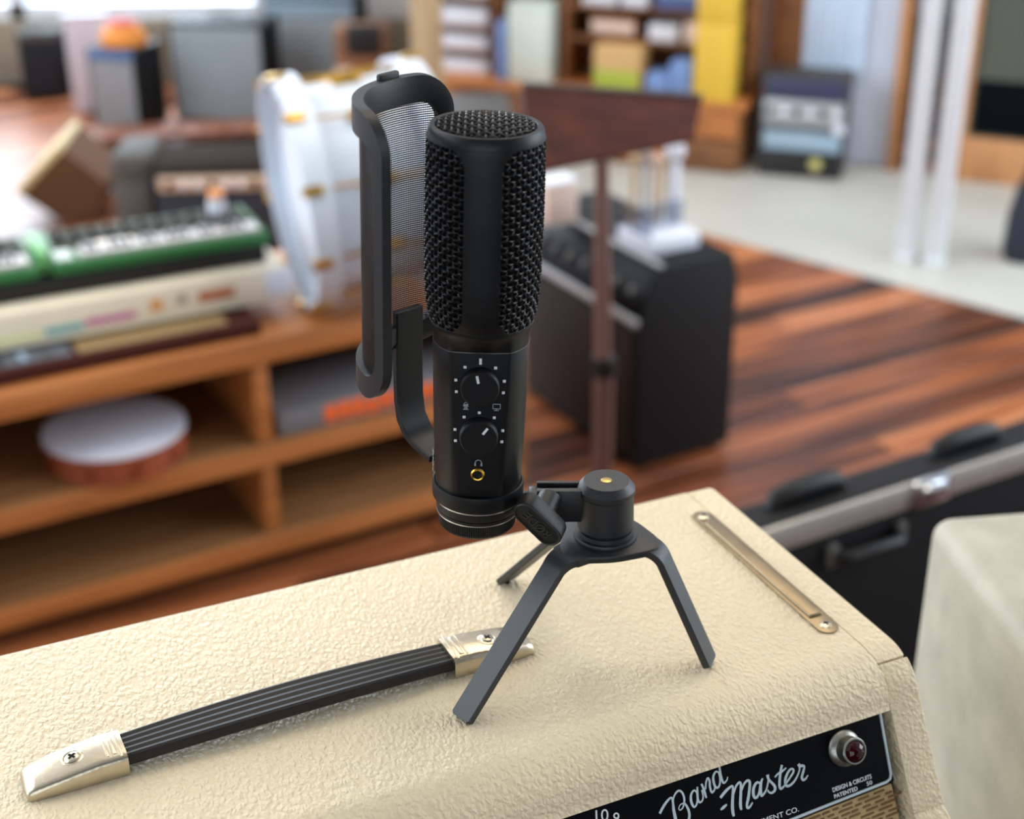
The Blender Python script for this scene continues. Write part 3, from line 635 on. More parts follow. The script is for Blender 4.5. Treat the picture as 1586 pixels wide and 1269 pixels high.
base = B().lathe([(0.0178, 0.0085), (0.0186, 0.0086), (0.0190, 0.0095), (0.0190, 0.0128), (0.0184, 0.0132), (0.0184, 0.0144), (0.0189, 0.0150), (0.0190, 0.0178), (0.0184, 0.0186), (0.0186, 0.0192)], 96).obj('base_collar', BLACKM, mic, smooth=30)
B().lathe([(0.0183, 0.0129), (0.0192, 0.0129), (0.0192, 0.0135), (0.0183, 0.0135)], 96).obj('polished_ring', RING, base)
B().lathe([(0.0176, 0.0066), (0.0188, 0.0066), (0.0188, 0.0072), (0.0176, 0.0072)], 96).obj('polished_ring', RING, base)
B().lathe([(0.0180, 0.0070), (0.0187, 0.0071), (0.0189, 0.0086), (0.0180, 0.0087)], 96).obj('spacer_ring', BLACKM, base)
b = B(); t = bmesh.new(); nk = 110; rings = []
for z, rr in ((0.0068, 0.0179), (0.0056, 0.0181), (0.0006, 0.0177), (-0.0006, 0.0168)):
    rings.append([t.verts.new(((rr - (0.00035 if k % 2 else 0)) * math.cos(math.pi * k / nk), (rr - (0.00035 if k % 2 else 0)) * math.sin(math.pi * k / nk), z)) for k in range(2 * nk)])
for A, C in zip(rings, rings[1:]):
    for k in range(2 * nk): t.faces.new((A[k], A[(k + 1) % (2 * nk)], C[(k + 1) % (2 * nk)], C[k]))
t.faces.new(rings[-1]); bmesh.ops.recalc_face_normals(t, faces=t.faces[:])
b._add(t); b.obj('knurled_ring', BLACKM, mic, smooth=0)
YF = -0.0178                                             # control face
def knob_(z, ang_):
    k = B().lathe([(0.0086, 0), (0.0084, 0.0040), (0.0080, 0.0048), (0.0077, 0.0050), (0, 0.0050)], 64).obj('knob', M('knob_black', (11, 11, 13), 0.5, spec=0.25), mic, (0.0, YF + 0.0003, z), (R(90), 0, 0), smooth=30)
    B().box((0, 0.0048, 0.00505), (0.0011, 0.0036, 0.0001)).obj('pointer', WHITEINK, k, rot=(0, 0, R(ang_)), label='white pointer line')
    return k
Z1, Z2 = 0.0769, 0.0532
knob_(Z1, 12); knob_(Z2, -35)
dots = B()
def ydot(x): return YF - 0.0001
for zc, top in ((Z1, False), (Z2, True)):
    for a in (-108, -78, -38, 0, 38, 78, 108):
        x, z = 0.0106 * math.sin(R(a)), 0.0106 * math.cos(R(a))
        if a == 0 and not top: dots.box((0, YF, zc + 0.0112), (0.0011, 0.0004, 0.0028))
        else: dots.cyl((x, YF + 0.0002, zc + z), 0.00062, 0.0005, 12, 'Y', mat=None) if False else dots.box((x, YF, zc + z), (0.0013, 0.0004, 0.0013), 0.00019, 2)
dots.obj('scale_dot', WHITEINK, mic, kind='stuff')
def icon(b): return b.obj('printed_icon', DIMINK, mic)
b = B(); x0, z0 = 0.0074, 0.0668                          # screen
b.box((x0, YF, z0 + 0.0013), (0.0034, 0.0004, 0.0003)).box((x0, YF, z0 - 0.0009), (0.0034, 0.0004, 0.0003)).box((x0 - 0.0016, YF, z0 + 0.0002), (0.0003, 0.0004, 0.0022)).box((x0 + 0.0016, YF, z0 + 0.0002), (0.0003, 0.0004, 0.0022)).box((x0, YF, z0 - 0.0013), (0.0005, 0.0004, 0.0006)).box((x0, YF, z0 - 0.0017), (0.0022, 0.0004, 0.0003)); icon(b)
b = B(); x0, z0 = -0.0059, 0.0668                         # microphone
b.box((x0, YF, z0 + 0.0004), (0.0022, 0.0004, 0.0013), 0.0001).box((x0, YF, z0 - 0.0008), (0.0014, 0.0004, 0.0008)).box((x0, YF, z0 - 0.0015), (0.0022, 0.0004, 0.0004))
b.tube([(x0 - 0.0007, YF, z0 + 0.0008), (x0 - 0.0006, YF, z0 + 0.0015), (x0, YF, z0 + 0.0019), (x0 + 0.0006, YF, z0 + 0.0015), (x0 + 0.0007, YF, z0 + 0.0008)], 0.00018, 5); icon(b)
b = B(); x0, z0 = 0.0001, 0.0392                          # headphones
b.tube([(x0 + 0.0014 * math.cos(R(a)), YF, z0 + 0.0014 * math.sin(R(a))) for a in range(-20, 201, 20)], 0.0002, 5)
b.box((x0 - 0.0014, YF, z0 - 0.0009), (0.0007, 0.0004, 0.0014), 0.0001).box((x0 + 0.0014, YF, z0 - 0.0009), (0.0007, 0.0004, 0.0014), 0.0001); icon(b)
sock = B().lathe([(0.0031, 0), (0.0031, 0.0005), (0.0026, 0.0011), (0.0021, 0.0009), (0.0018, 0.0002), (0.0018, -0.003), (0, -0.003)], 40).obj('headphone_socket', GOLD, mic, (-0.0001, YF + 0.0001, 0.0335), (R(90), 0, 0), label='gold headphone socket')
B().lathe([(0, 0.0002), (0.00175, 0.0002)], 24).obj('socket_hole', DARK, sock)
lt = lettering('side_lettering', 'R\u00d8DE', 0.0110, 0.0024, DIMINK, mic, (-0.0203 * math.cos(R(13)) - 0.0003, -0.0203 * math.sin(R(13)), 0.0270), (R(90), R(-90), R(-77)))
# ------------------------------------------------------------------ pop filter
pop = thing('pop_filter', 'curved black metal pop shield with fine mesh held behind the microphone', 'pop filter', MB, (0, R(2.2), 0))
PC, PR = Vector((-0.003, 0, 0)), 0.0485
PA0, PA1, PZ0, PZ1 = R(104), R(224), 0.0725, 0.1962
SL = PR * (PA1 - PA0)
def onarc(s, z, r_): a = PA0 + s / PR; return (PC.x + r_ * math.cos(a), r_ * math.sin(a), z)
def rrect(s0, s1, z0, z1, rc, n=10, m=26):
    o = []
    for cs, cz, a0 in ((s1 - rc, z1 - rc, 0), (s0 + rc, z1 - rc, 90), (s0 + rc, z0 + rc, 180), (s1 - rc, z0 + rc, 270)):
        p = [(cs + rc * math.cos(R(a0 + 90 * k / n)), cz + rc * math.sin(R(a0 + 90 * k / n))) for k in range(n + 1)]
        o.append(p)
    r_ = []
    for q in range(4):
        r_ += o[q]; a, b_ = o[q][-1], o[(q + 1) % 4][0]
        for k in range(1, m): r_.append((a[0] + (b_[0] - a[0]) * k / m, a[1] + (b_[1] - a[1]) * k / m))
    return r_
def frame(outer_, inner_, ri, ro, bev):
    t = bmesh.new(); n = len(outer_); rings = []
    ci = [((o[0] * (1 - bev) + i_[0] * bev), (o[1] * (1 - bev) + i_[1] * bev)) for o, i_ in zip(outer_, inner_)]
    lay = [(outer_, ro), (outer_, ri + 0.0012), (ci, ri), (inner_, ri), (inner_, ro)]
    for loop, rr in lay: rings.append([t.verts.new(onarc(s, z, rr)) for s, z in loop])
    for A, C in zip(rings, rings[1:] + rings[:1]):
        for k in range(n): t.faces.new((A[k], A[(k + 1) % n], C[(k + 1) % n], C[k]))
    bmesh.ops.recalc_face_normals(t, faces=t.faces[:]); b = B(); b._add(t); return b
fo = rrect(0, SL, PZ0, PZ1, 0.0170); fi = rrect(0.0075, SL - 0.0055, PZ0 + 0.0105, PZ1 - 0.0115, 0.0095)
frame(fo, fi, PR - 0.0030, PR + 0.0030, 0.3).obj('frame', CHAR, pop, smooth=40)
b = B(); mp_ = 0.00098; s0, s1, z0, z1 = 0.0050, SL - 0.0035, PZ0 + 0.007, PZ1 - 0.008
nr = int((z1 - z0) / mp_)
for j in range(nr + 1): b.tube([onarc(s0 + (s1 - s0) * k / 26, z0 + j * mp_, PR) for k in range(27)], 0.00026, 4)
ncl = int((s1 - s0) / mp_)
for k in range(ncl + 1): b.tube([onarc(s0 + k * mp_, z0, PR), onarc(s0 + k * mp_, z1, PR)], 0.00013, 4)
b.obj('mesh', WIRE, pop, kind='stuff', smooth=80)
tb_ = B().box((0, 0, 0), (0.0030, 0.012, 0.006), 0.001, mat=Matrix.Translation((PC.x + 0.0505 * math.cos(R(141)), 0.0505 * math.sin(R(141)), PZ1 - 0.0005)) @ Matrix.Rotation(R(141), 4, 'Z')).obj('top_tab', BLACKM, pop)
# bracket: flat bar down from the lower rail, bending in to a clamp ring on the microphone base
ab = R(132); dr = Vector((math.cos(ab), math.sin(ab), 0)); tg = Vector((-dr.y, dr.x, 0)); c0 = Vector((PC.x, 0, 0))
path = [(0.0480, 0.090), (0.0480, 0.080), (0.0480, 0.060), (0.0475, 0.046), (0.0455, 0.036), (0.0400, 0.0290), (0.034, 0.0262), (0.0270, 0.0245), (0.0212, 0.0235)]
pts, secs = [], []
for i, (r_, z) in enumerate(path):
    a = path[max(i - 1, 0)]; c = path[min(i + 1, len(path) - 1)]
    t = Vector((c[0] - a[0], c[1] - a[1])).normalized()
    pts.append((c0 + dr * r_ + Vector((0, 0, z)), tg, dr * t.y * -1 + Vector((0, 0, t.x)))); secs.append((0.0078, 0.0036))
B().sweep(pts, secs).obj('bracket', BLACKMIC, pop, smooth=40)
B().lathe([(0.0197, 0.0196), (0.0207, 0.0198), (0.0209, 0.0210), (0.0209, 0.0262), (0.0207, 0.0272), (0.0200, 0.0274), (0.0197, 0.0196)], 72).obj('clamp_ring', BLACKMIC, pop, (0, 0.0008, -0.0055), smooth=30)
# ------------------------------------------------------------------ shelf unit with its keyboards, drum and tambourine
SHR = (0, 0, FA); SO = Vector((AX, AY, 0))
def S(u, v, z=0.0): return SO + fd * u + fn * v + Vector((0, 0, z))
def sthing(name, label, cat, u, v, z, yaw=0.0, group=None): return thing(name, label, cat, S(u, v, z), (0, 0, FA + yaw), group)
sh = sthing('shelf_unit', 'long low orange-brown wooden shelf unit with open compartments holding keyboards, drum and tambourine', 'shelf', 0, 0, 0)
U0, U1, DV = -0.75, 1.05, 0.42
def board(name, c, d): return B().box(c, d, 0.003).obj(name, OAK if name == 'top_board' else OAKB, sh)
um, ul = (U0 + U1) / 2, U1 - U0
board('top_board', (um, DV / 2, 0.4515), (ul, DV, 0.047)); board('middle_shelf', (um, DV / 2, 0.2485), (ul - 0.04, DV, 0.043)); board('bottom_shelf', (um, DV / 2, 0.062), (ul - 0.04, DV, 0.044))
for u_ in (-0.18, 0.51):
    B().box((u_, DV / 2 + 0.004, 0.3490), (0.030, DV - 0.008, 0.158), 0.003).obj('divider', OAK, sh)
    B().box((u_, DV / 2 + 0.004, 0.1555), (0.030, DV - 0.008, 0.143), 0.003).obj('divider', OAK, sh)
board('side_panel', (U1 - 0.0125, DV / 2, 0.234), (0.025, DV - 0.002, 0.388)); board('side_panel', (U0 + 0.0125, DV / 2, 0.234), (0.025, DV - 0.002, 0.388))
B().box((um, DV - 0.006, 0.2445), (ul - 0.05, 0.008, 0.36)).obj('back_panel', MIDW, sh)
B().box((um, 0.06, 0.020), (ul - 0.06, 0.02, 0.0398)).obj('plinth', DARKW, sh)
for zc_, hh_ in ((0.2485, 0.043), (0.062, 0.044)): B().box((um, -0.0015, zc_), (ul - 0.03, 0.004, hh_ - 0.002), 0.001).obj('front_edging', OAK, sh)
# tambourine on the middle shelf
TQ = Vector((-0.705, 2.352, 0.2715))
tb = thing('tambourine', 'round tambourine with white head and orange-brown jingle ring on the middle shelf', 'tambourine', TQ)
B().lathe([(0.117, 0), (0.122, 0), (0.124, 0.002), (0.124, 0.052), (0.120, 0.056), (0.117, 0.054), (0.117, 0)], 64).obj('wooden_shell', wood('tambourine_wood', [(120, 56, 34), (176, 92, 60)], 8, 0.4), tb)
B().lathe([(0, 0.0575), (0.118, 0.0575), (0.1248, 0.056), (0.1252, 0.050), (0.1244, 0.050)], 64).obj('drum_head', M('white_drum_skin', (214, 218, 232), 0.35), tb)
for k in range(10):
    a = 2 * math.pi * (k + 0.3) / 10
    B().cyl((0.1235 * math.cos(a), 0.1235 * math.sin(a), 0.024), 0.012, 0.0012, 16).cyl((0.1235 * math.cos(a), 0.1235 * math.sin(a), 0.028), 0.012, 0.0012, 16).obj('jingle', M('jingle_copper', (196, 120, 80), 0.3, 1.0), tb)
# boxed item beside it
bx = sthing('instrument_box', 'flat grey box with bright orange lettering on the middle shelf behind the microphone', 'box', 0.76, 0.115, 0.2705)
B().box((0, 0, 0.0235), (0.44, 0.20, 0.046), 0.003).obj('carton', BOXGREY, bx)
ob = B(); rr = random.Random(5)
for k in range(9): ob.box((-0.12 + k * 0.028 , -0.1005, 0.0235 + rr.uniform(-0.003, 0.003)), (0.024, 0.001, rr.uniform(0.026, 0.036)), 0.0004)
ob.obj('orange_print', BRIGHTOR, bx)
ob = B()
for k in range(3): ob.tube([(0.15 + k * 0.024 + 0.009 * math.cos(2 * math.pi * q / 14), -0.1006, 0.0235 + 0.011 * math.sin(2 * math.pi * q / 14)) for q in range(14)], 0.0018, 5, True)
ob.obj('ring_print', PAPER, bx)
# lowest keyboard: dark red wooden case with grey controls
def keys(parent, u0, u1, v0, d, z, n, wm=KEYW, bmat=KEYB):
    w_ = (u1 - u0) / n
    me = None
    for k in range(n):
        if me is None:
            o = B().box((0, 0, 0), (w_ * 0.93, d, 0.010), 0.001, 1).obj('key', wm, parent, (u0 + (k + 0.5) * w_, v0 + d / 2, z)); me = o.data
        else: link('key', me, parent, (u0 + (k + 0.5) * w_, v0 + d / 2, z))
    mb = None
    for k in range(n - 1):
        if k % 7 in (2, 6): continue
        if mb is None:
            o = B().box((0, 0, 0), (w_ * 0.55, d * 0.6, 0.010), 0.001, 1).obj('black_key', bmat, parent, (u0 + (k + 1) * w_, v0 + d * 0.68, z + 0.006)); mb = o.data
        else: link('black_key', mb, parent, (u0 + (k + 1) * w_, v0 + d * 0.68, z + 0.006))
kb = sthing('keyboard', 'lowest keyboard of the stack in a dark red wooden case with grey sliders', 'keyboard', 0.02, 0.032, 0.4752, R(-1.2))
B().box((0.095, 0.125, 0.0135), (0.82, 0.25, 0.0265), 0.003).obj('case', DARKW, kb)
B().box((0.095, 0.17, 0.0305), (0.80, 0.15, 0.0070), 0.002).obj('rear_housing', SLATE, kb)
B().box((-0.045, 0.042, 0.0282), (0.45, 0.06, 0.003), 0.001).obj('control_strip', flat('blue_grey_strip', (92, 98, 108)), kb)
B().box((0.320, 0.042, 0.0282), (0.26, 0.06, 0.003), 0.001).obj('name_strip', flat('tan_strip', (150, 124, 84)), kb)
for k in range(11): B().box((-0.24 + k * 0.038, 0.034, 0.0315), (0.012, 0.034, 0.005), 0.002).obj('slider_cap', (PALEBLUE, SLATE, KEYB)[k % 3], kb)
# cream keyboard on top of it
ck = sthing('keyboard', 'cream keyboard with teal, pink and orange stripes on its front, middle of the stack', 'keyboard', 0.020, 0.098, 0.5100, R(-2.4))
B().box((0.13, 0.09, 0.0325), (0.90, 0.18, 0.065), 0.004).obj('case', CREAM, ck)
def stripe(name, u0, u1, z0, z1, m): B().box(((u0 + u1) / 2, -0.0004, (z0 + z1) / 2), (u1 - u0, 0.001, z1 - z0), 0.0003).obj(name, m, ck)
stripe('yellow_stripe', -0.20, 0.145, 0.012, 0.024, flat('pale_yellow_print', (226, 222, 160))); stripe('teal_stripe', 0.150, 0.215, 0.014, 0.026, TEAL); stripe('magenta_stripe', 0.218, 0.305, 0.017, 0.030, MAG)
stripe('orange_square', 0.330, 0.352, 0.022, 0.044, ORP); stripe('grey_square', 0.378, 0.395, 0.027, 0.044, flat('warm_grey_print', (168, 156, 138))); stripe('rust_label', 0.415, 0.480, 0.024, 0.042, RUST)
B().box((0.5625, 0.0, 0.034), (0.05, 0.0022, 0.050), 0.0005).obj('lit_end_patch', PAPER, ck)  # white patch: the light on the right end, put in as colour
# black box between
dk = sthing('keyboard_case', 'thin black case lying between the cream keyboard and the green synthesizers', 'case', 0.015, 0.140, 0.5752, R(-3.6))
B().box((0.12, 0.08, 0.018), (0.88, 0.16, 0.036), 0.004).obj('shell', BLKVINYL, dk)
B().box((0.12, -0.0004, 0.020), (0.86, 0.001, 0.003)).obj('seam', DGREY, dk)
def synth(label, u0, u1, z, yaw=0.0, nk=22):
    s_ = sthing('synthesizer', label, 'synthesizer', 0.034, 0.140, z, R(-4.4), group=None)
    um_ = (u0 + u1) / 2; wd = u1 - u0
    B().box((um_, 0.09, 0.010), (wd, 0.18, 0.020), 0.003).obj('case', GREEN, s_)
    B().box((um_ + 0.003, 0.115, 0.0212), (wd - 0.025, 0.105, 0.003), 0.001).obj('control_panel', flat('dim_green_grey', (66, 68, 62), 0.8, spec=0.1), s_)
    keys(s_, u0 + (0.05 if wd > 0.3 else 0.012), u1 - 0.012, 0.012, 0.045, 0.0225, nk)
    me = None
    for r_ in range(2):
        for k in range(int(wd / 0.03) - 1):
            if me is None:
                o = B().cyl((0, 0, 0), 0.006, 0.010, 12).obj('knob', flat('dim_knob', (58, 56, 52), 0.8, spec=0.1), s_, (u0 + 0.03 + k * 0.03, 0.095 + r_ * 0.04, 0.0222)); me = o.data
            else: link('knob', me, s_, (u0 + 0.03 + k * 0.03, 0.095 + r_ * 0.04, 0.0222))
    return s_
g1 = synth('green synthesizer with small white keys on top of the keyboard stack', 0.172, 0.548, 0.6115)
B().box((0.195, 0.035, 0.0225), (0.03, 0.05, 0.004), 0.001).obj('touch_strip', PALEG, g1)
B().box((0.285, 0.066, 0.0232), (0.075, 0.022, 0.004), 0.001).obj('display', flat('pale_display', (250, 226, 190), 0.3), g1)  # display face in one plain pale cream colour
synth('second green synthesizer, cut off by the left edge of the photo', -0.20, 0.150, 0.6115)
B().box((0.161, 0.075, 0.0205), (0.018, 0.12, 0.036), 0.003).obj('spacer', LGREEN, None, S(0.034, 0.140, 0.6115), (0, 0, FA + R(-4.4)))
tag(bpy.data.objects['spacer'], 'light green bar standing between the two green synthesizers', 'spacer')
bpy.data.objects['spacer'].name = 'green_bar'
jar = sthing('jar', 'small white jar with orange lid at the back of the green synthesizer', 'jar', 0.530, 0.225, 0.6350)
B().lathe([(0, 0), (0.014, 0), (0.016, 0.003), (0.016, 0.028), (0.013, 0.034), (0, 0.034)], 24).obj('body', PAPER, jar)
B().cyl((0, 0, 0.034), 0.0145, 0.012, 24).obj('lid', ORANGE, jar)
# bass drum
dr_ = thing('bass_drum', 'white bass drum with gold lugs lying on the shelf behind the microphone', 'drum', (-0.395, 2.53, 0.692), (0, R(-3.9), R(19.6)))
RT = Matrix.Rotation(R(90), 4, 'Y')
DL, DR_ = 0.262, 0.196
WSH = M('white_drum_shell', (214, 224, 238), 0.3); WHO = M('white_drum_hoop', (216, 224, 236), 0.35)
RS = 0.181
b = B().lathe([(RS - 0.006, 0.012), (RS, 0.012), (RS, DL - 0.012), (RS - 0.006, DL - 0.012), (RS - 0.006, 0.012)], 72, RT); b.obj('shell', WSH, dr_)
for x in (0.0, DL - 0.045):
    B().lathe([(RS, x + 0.040), (DR_ + 0.002, x + 0.040), (DR_ + 0.002, x + 0.036), (RS, x + 0.036), (RS, x + 0.040)] if x == 0 else [(RS, x + 0.005), (DR_ + 0.002, x + 0.005), (DR_ + 0.002, x + 0.009), (RS, x + 0.009), (RS, x + 0.005)], 72, RT).obj('flesh_ring', CHROME, dr_)
    B().lathe([(DR_ + 0.001, x), (DR_ + 0.011, x), (DR_ + 0.011, x + 0.045), (DR_ + 0.001, x + 0.045), (DR_ + 0.001, x)], 72, RT).obj('hoop', WHO, dr_)
    B().lathe([(0, x + 0.03), (DR_ - 0.004, x + 0.03), (DR_ + 0.001, x + 0.034), (DR_ + 0.001, x + 0.012), (DR_ - 0.006, x + 0.010), (0, x + 0.010)][0:3] if x == 0 else [(DR_ + 0.001, x + 0.012), (DR_ - 0.004, x + 0.014), (0, x + 0.014)], 72, RT).obj('drum_head', PAPER, dr_)
for k in range(10):
    a = 2 * math.pi * (k + 0.5) / 10; y, z = math.cos(a), math.sin(a)
    rl = DR_ + 0.003
    B().tube([(0.046, y * rl, z * rl), (DL - 0.046, y * rl, z * rl)], 0.0030, 8).obj('tension_rod', GOLD, dr_)
    for x in (0.010, DL - 0.010): B().box((0, 0, 0), (0.036, 0.018, 0.010), 0.003, mat=Matrix.Translation((x, y * (DR_ + 0.0125), z * (DR_ + 0.0125))) @ Matrix.Rotation(a - math.pi / 2, 4, 'X')).obj('claw', GOLD, dr_)
    B().box((0, 0, 0), (0.055, 0.020, 0.022), 0.006, mat=Matrix.Translation((DL / 2, y * (RS + 0.008), z * (RS + 0.008))) @ Matrix.Rotation(a - math.pi / 2, 4, 'X')).obj('lug', GOLD, dr_)
# ------------------------------------------------------------------ black hard case on the right
hc = thing('hard_case', 'upright black hard case with silver edge strip and chrome latch behind the amplifier', 'case', (0.10, 1.330, 0), (0, 0, R(29.2)))
B().box((0.60, 0.030, 0.33), (1.30, 0.052, 0.64), 0.008, 3).obj('shell', BLKVINYL, hc)
B().box((0.60, 0.0015, 0.631), (1.30, 0.006, 0.034), 0.002).obj('edge_strip', ALU, hc)
for u_ in (0.295, 0.545):
    B().tube([(u_ - 0.055, 0.034, 0.648), (u_ - 0.045, 0.036, 0.660), (u_ - 0.02, 0.036, 0.664), (u_ + 0.02, 0.036, 0.664), (u_ + 0.045, 0.036, 0.660), (u_ + 0.055, 0.034, 0.648)], [0.008, 0.011, 0.013, 0.013, 0.011, 0.008], 12).obj('handle', BLACKM, hc)
B().tube([(0.315, 0.0, 0.585), (0.325, -0.016, 0.585), (0.40, -0.018, 0.585), (0.41, 0.0, 0.585)], 0.009, 10).obj('side_handle', BLACKM, hc)
for u_ in (0.310, 0.415): B().box((u_, -0.001, 0.585), (0.016, 0.010, 0.030), 0.003).obj('handle_mount', SLATE, hc)
la = B().box((0.455, -0.003, 0.632), (0.060, 0.010, 0.036), 0.004).box((0.455, -0.010, 0.634), (0.038, 0.012, 0.022), 0.005).obj('latch', CHROME, hc)
B().cyl((0.470, -0.010, 0.632), 0.011, 0.012, 20, 'Y', 0.002).obj('latch_knob', CHROME, la)
for u_ in (0.0, 1.15): B().box((u_, 0.03, 0.006), (0.06, 0.06, 0.0118), 0.002).obj('foot', BLACKM, hc)
# ------------------------------------------------------------------ worn cream cabinet at the right edge
wc = thing('cream_cabinet', 'worn greenish cream cabinet with rounded edges, cut off by the right edge', 'cabinet', (0.278, 0.862, 0), (0, 0, R(7.2)))
B().box((0.26, -0.235, 0.502), (0.52, 0.47, 0.996), 0.014, 5).obj('body', TOLEX3, wc)
B().box((0.26, -0.4715, 0.50), (0.44, 0.004, 0.88)).obj('grille_cloth', GRILLE, wc)
for c in ((0.05, -0.05), (0.47, -0.05), (0.05, -0.42), (0.47, -0.42)): B().cyl((c[0], c[1], 0), 0.016, 0.0045, 16).obj('foot', BLACKM, wc)
# ------------------------------------------------------------------ music stand and black amplifier
ms = thing('music_stand', 'metal music stand with a tilted dark red-brown wooden desk', 'music stand', (0.150, 2.20, 0))
B().tube([(0, 0, 0.30), (-0.004, 0, 0.60), (-0.010, 0, 0.86)], [0.014, 0.0135, 0.011], 14).obj('pole', M('brown_metal_pole', (140, 108, 100), 0.3, 0.6), ms)
B().tube([(0, 0, 0.14), (0, 0, 0.50)], 0.017, 14).obj('lower_tube', M('brown_metal_tube', (120, 92, 86), 0.3, 0.6), ms)
B().cyl((0, 0, 0.49), 0.021, 0.03, 16).obj('collar', BLACKM, ms)
for k in range(3):
    a = R(75 + 120 * k); B().tube([(0, 0, 0.24), (0.10 * math.cos(a), 0.10 * math.sin(a), 0.12), (0.21 * math.cos(a), 0.21 * math.sin(a), 0.009)], 0.008, 8).obj('leg', BLACKM, ms)
q = [(0.020 - 0.15, 0.06, 0.948), (0.310 - 0.15, 0.16, 0.902), (0.288 - 0.15, 0.06, 0.872), (0.030 - 0.15, -0.06, 0.860)]
q = [Vector(p) for p in q]; nn = (q[1] - q[0]).cross(q[3] - q[0]).normalized()
if nn.z > 0: nn = -nn
b = B(); b.faces([tuple(p) for p in q] + [tuple(p + nn * 0.012) for p in q], [(0, 1, 2, 3), (4, 5, 6, 7), (0, 1, 5, 4), (1, 2, 6, 5), (2, 3, 7, 6), (3, 0, 4, 7)])
desk = b.obj('desk', DARKW, ms, smooth=0)
b = B(); b.sweep([(q[3], (q[3] - q[0]).normalized(), Vector((0, 0, 1))), (q[2], (q[2] - q[1]).normalized(), Vector((0, 0, 1)))], [(0.012, 0.006)] * 2); b.obj('ledge', DARKW, desk)
b = B(); b.tube([q[0] + Vector((0, 0, 0.004)), q[1] + Vector((0, 0, 0.004))], 0.004, 6); b.obj('top_edge', SLATE, desk)
ba = thing('guitar_amplifier', 'black guitar amplifier with silver control strips standing behind the music stand', 'amplifier', (0.261, 2.758, 0), (0, 0, FA))
bd_ = [(0.0, 0.015), (0.24, 0.015), (0.24, 0.40), (0.225, 0.452), (0.06, 0.452), (0.0, 0.33)]
B().prism(bd_, -0.50, 0.0, Matrix(((1, 0, 0, 0), (0, 0, -1, 0), (0, 1, 0, 0), (0, 0, 0, 1))), 0.004).obj('cabinet', BLKVINYL, ba, smooth=30)
B().box((-0.003, 0.25, 0.175), (0.006, 0.45, 0.28), 0.002).obj('grille_cloth', flat('dark_brown_grille', (40, 24, 20), 0.9), ba)
B().box((-0.002, 0.25, 0.338), (0.010, 0.48, 0.016), 0.002).obj('silver_strip', SILV, ba)
cpn = B().box((0, 0, 0), (0.003, 0.46, 0.100), 0.001, mat=Matrix.Translation((0.026, 0.25, 0.392)) @ Matrix.Rotation(R(26.5), 4, 'Y')).obj('control_panel', PANELB, ba)
for k in range(7): B().cyl((0, 0, 0), 0.012, 0.012, 14, mat=None) if False else B().lathe([(0, 0.012), (0.009, 0.012), (0.011, 0), (0, 0)], 14, Matrix.Translation((0.024, 0.06 + k * 0.06, 0.390)) @ Matrix.Rotation(R(-63), 4, 'Y')).obj('knob', SLATE, cpn)
B().box((0.052, 0.25, 0.4535), (0.012, 0.48, 0.006), 0.001).obj('trim_strip', SILV, ba)
for c in ((0.03, 0.03), (0.21, 0.03), (0.03, 0.46), (0.21, 0.46)): B().cyl((c[0], c[1], 0), 0.014, 0.0155, 14).obj('foot', BLACKM, ba)
# clear tray of upright sticks on the amplifier
ct = thing('stick_holder', 'clear and white tray of upright sticks on the black guitar amplifier', 'holder', (0.3175, 2.915, 0.4525), (0, 0, FA))
B().box((0, 0.02, 0.016), (0.125, 0.12, 0.032), 0.003).obj('tray', PAPER, ct)
B().box((0, 0.02, 0.060), (0.122, 0.004, 0.055), 0.001).box((-0.059, 0.02, 0.060), (0.004, 0.116, 0.055), 0.001).obj('clear_divider', CLEAR, ct)
for k, (x, y, h, m_) in enumerate([(-0.045, 0.05, 0.15, BEIGEW), (-0.018, 0.05, 0.16, SILV), (0.004, 0.045, 0.14, PINK), (0.024, 0.05, 0.13, BEIGEW)]):
    B().cyl((x, y, 0.032), 0.006, h, 12).lathe([(0.0001, -0.012), (0.009, -0.006), (0.011, 0.002), (0.008, 0.010), (0.0001, 0.013)], 14, Matrix.Translation((x, y, 0.032 + h))).obj('stick', m_, ct)
B().lathe([(0.014, 0.032), (0.0135, 0.150), (0.009, 0.160), (0.018, 0.170), (0.021, 0.185), (0.016, 0.202), (0.0001, 0.208)], 24, Matrix.Translation((0.052, 0.045, 0))).obj('white_mallet', PAPER, ct)
pk = thing('paper_box', 'pinkish white box on the far end of the black guitar amplifier', 'box', (0.100, 3.085, 0.4525), (0, 0, FA))
B().box((0, 0, 0.045), (0.075, 0.06, 0.09), 0.004).obj('carton', PINK, pk); B().box((0, 0, 0.092), (0.078, 0.063, 0.006), 0.001).obj('lid', PAPER, pk)
# ------------------------------------------------------------------ right background
pa = thing('practice_amplifier', 'small black amplifier with silver control panel and yellow badge by the wall', 'amplifier', (0.836, 4.875, 0.004), (0, 0, R(-19)))
B().box((0.14, 0.072, 0.172), (0.28, 0.144, 0.34), 0.008).obj('cabinet', M('dark_taupe_vinyl', (62, 58, 58), 0.6), pa)
B().box((0.1425, -0.003, 0.300), (0.256, 0.006, 0.06), 0.001).obj('navy_panel', NAVY, pa)
cp_ = B().box((0.1425, -0.004, 0.220), (0.262, 0.008, 0.080), 0.002).obj('control_panel', SILV, pa)
for k in range(6): B().cyl((0.035 + k * 0.043, -0.018, 0.225), 0.012, 0.012, 14, 'Y').obj('knob', PAPER if k % 2 else KEYB, cp_)
B().box((0.1425, -0.003, 0.125), (0.256, 0.006, 0.062), 0.001).obj('grille_cloth', PALEBLUE, pa)
B().box((0.1425, -0.003, 0.047), (0.27, 0.006, 0.082), 0.001).obj('lower_panel', KEYB, pa)
B().cyl((0.195, -0.010, 0.052), 0.020, 0.006, 24, 'Y').obj('round_badge', flat('pale_yellow_badge', (196, 188, 118)), pa)
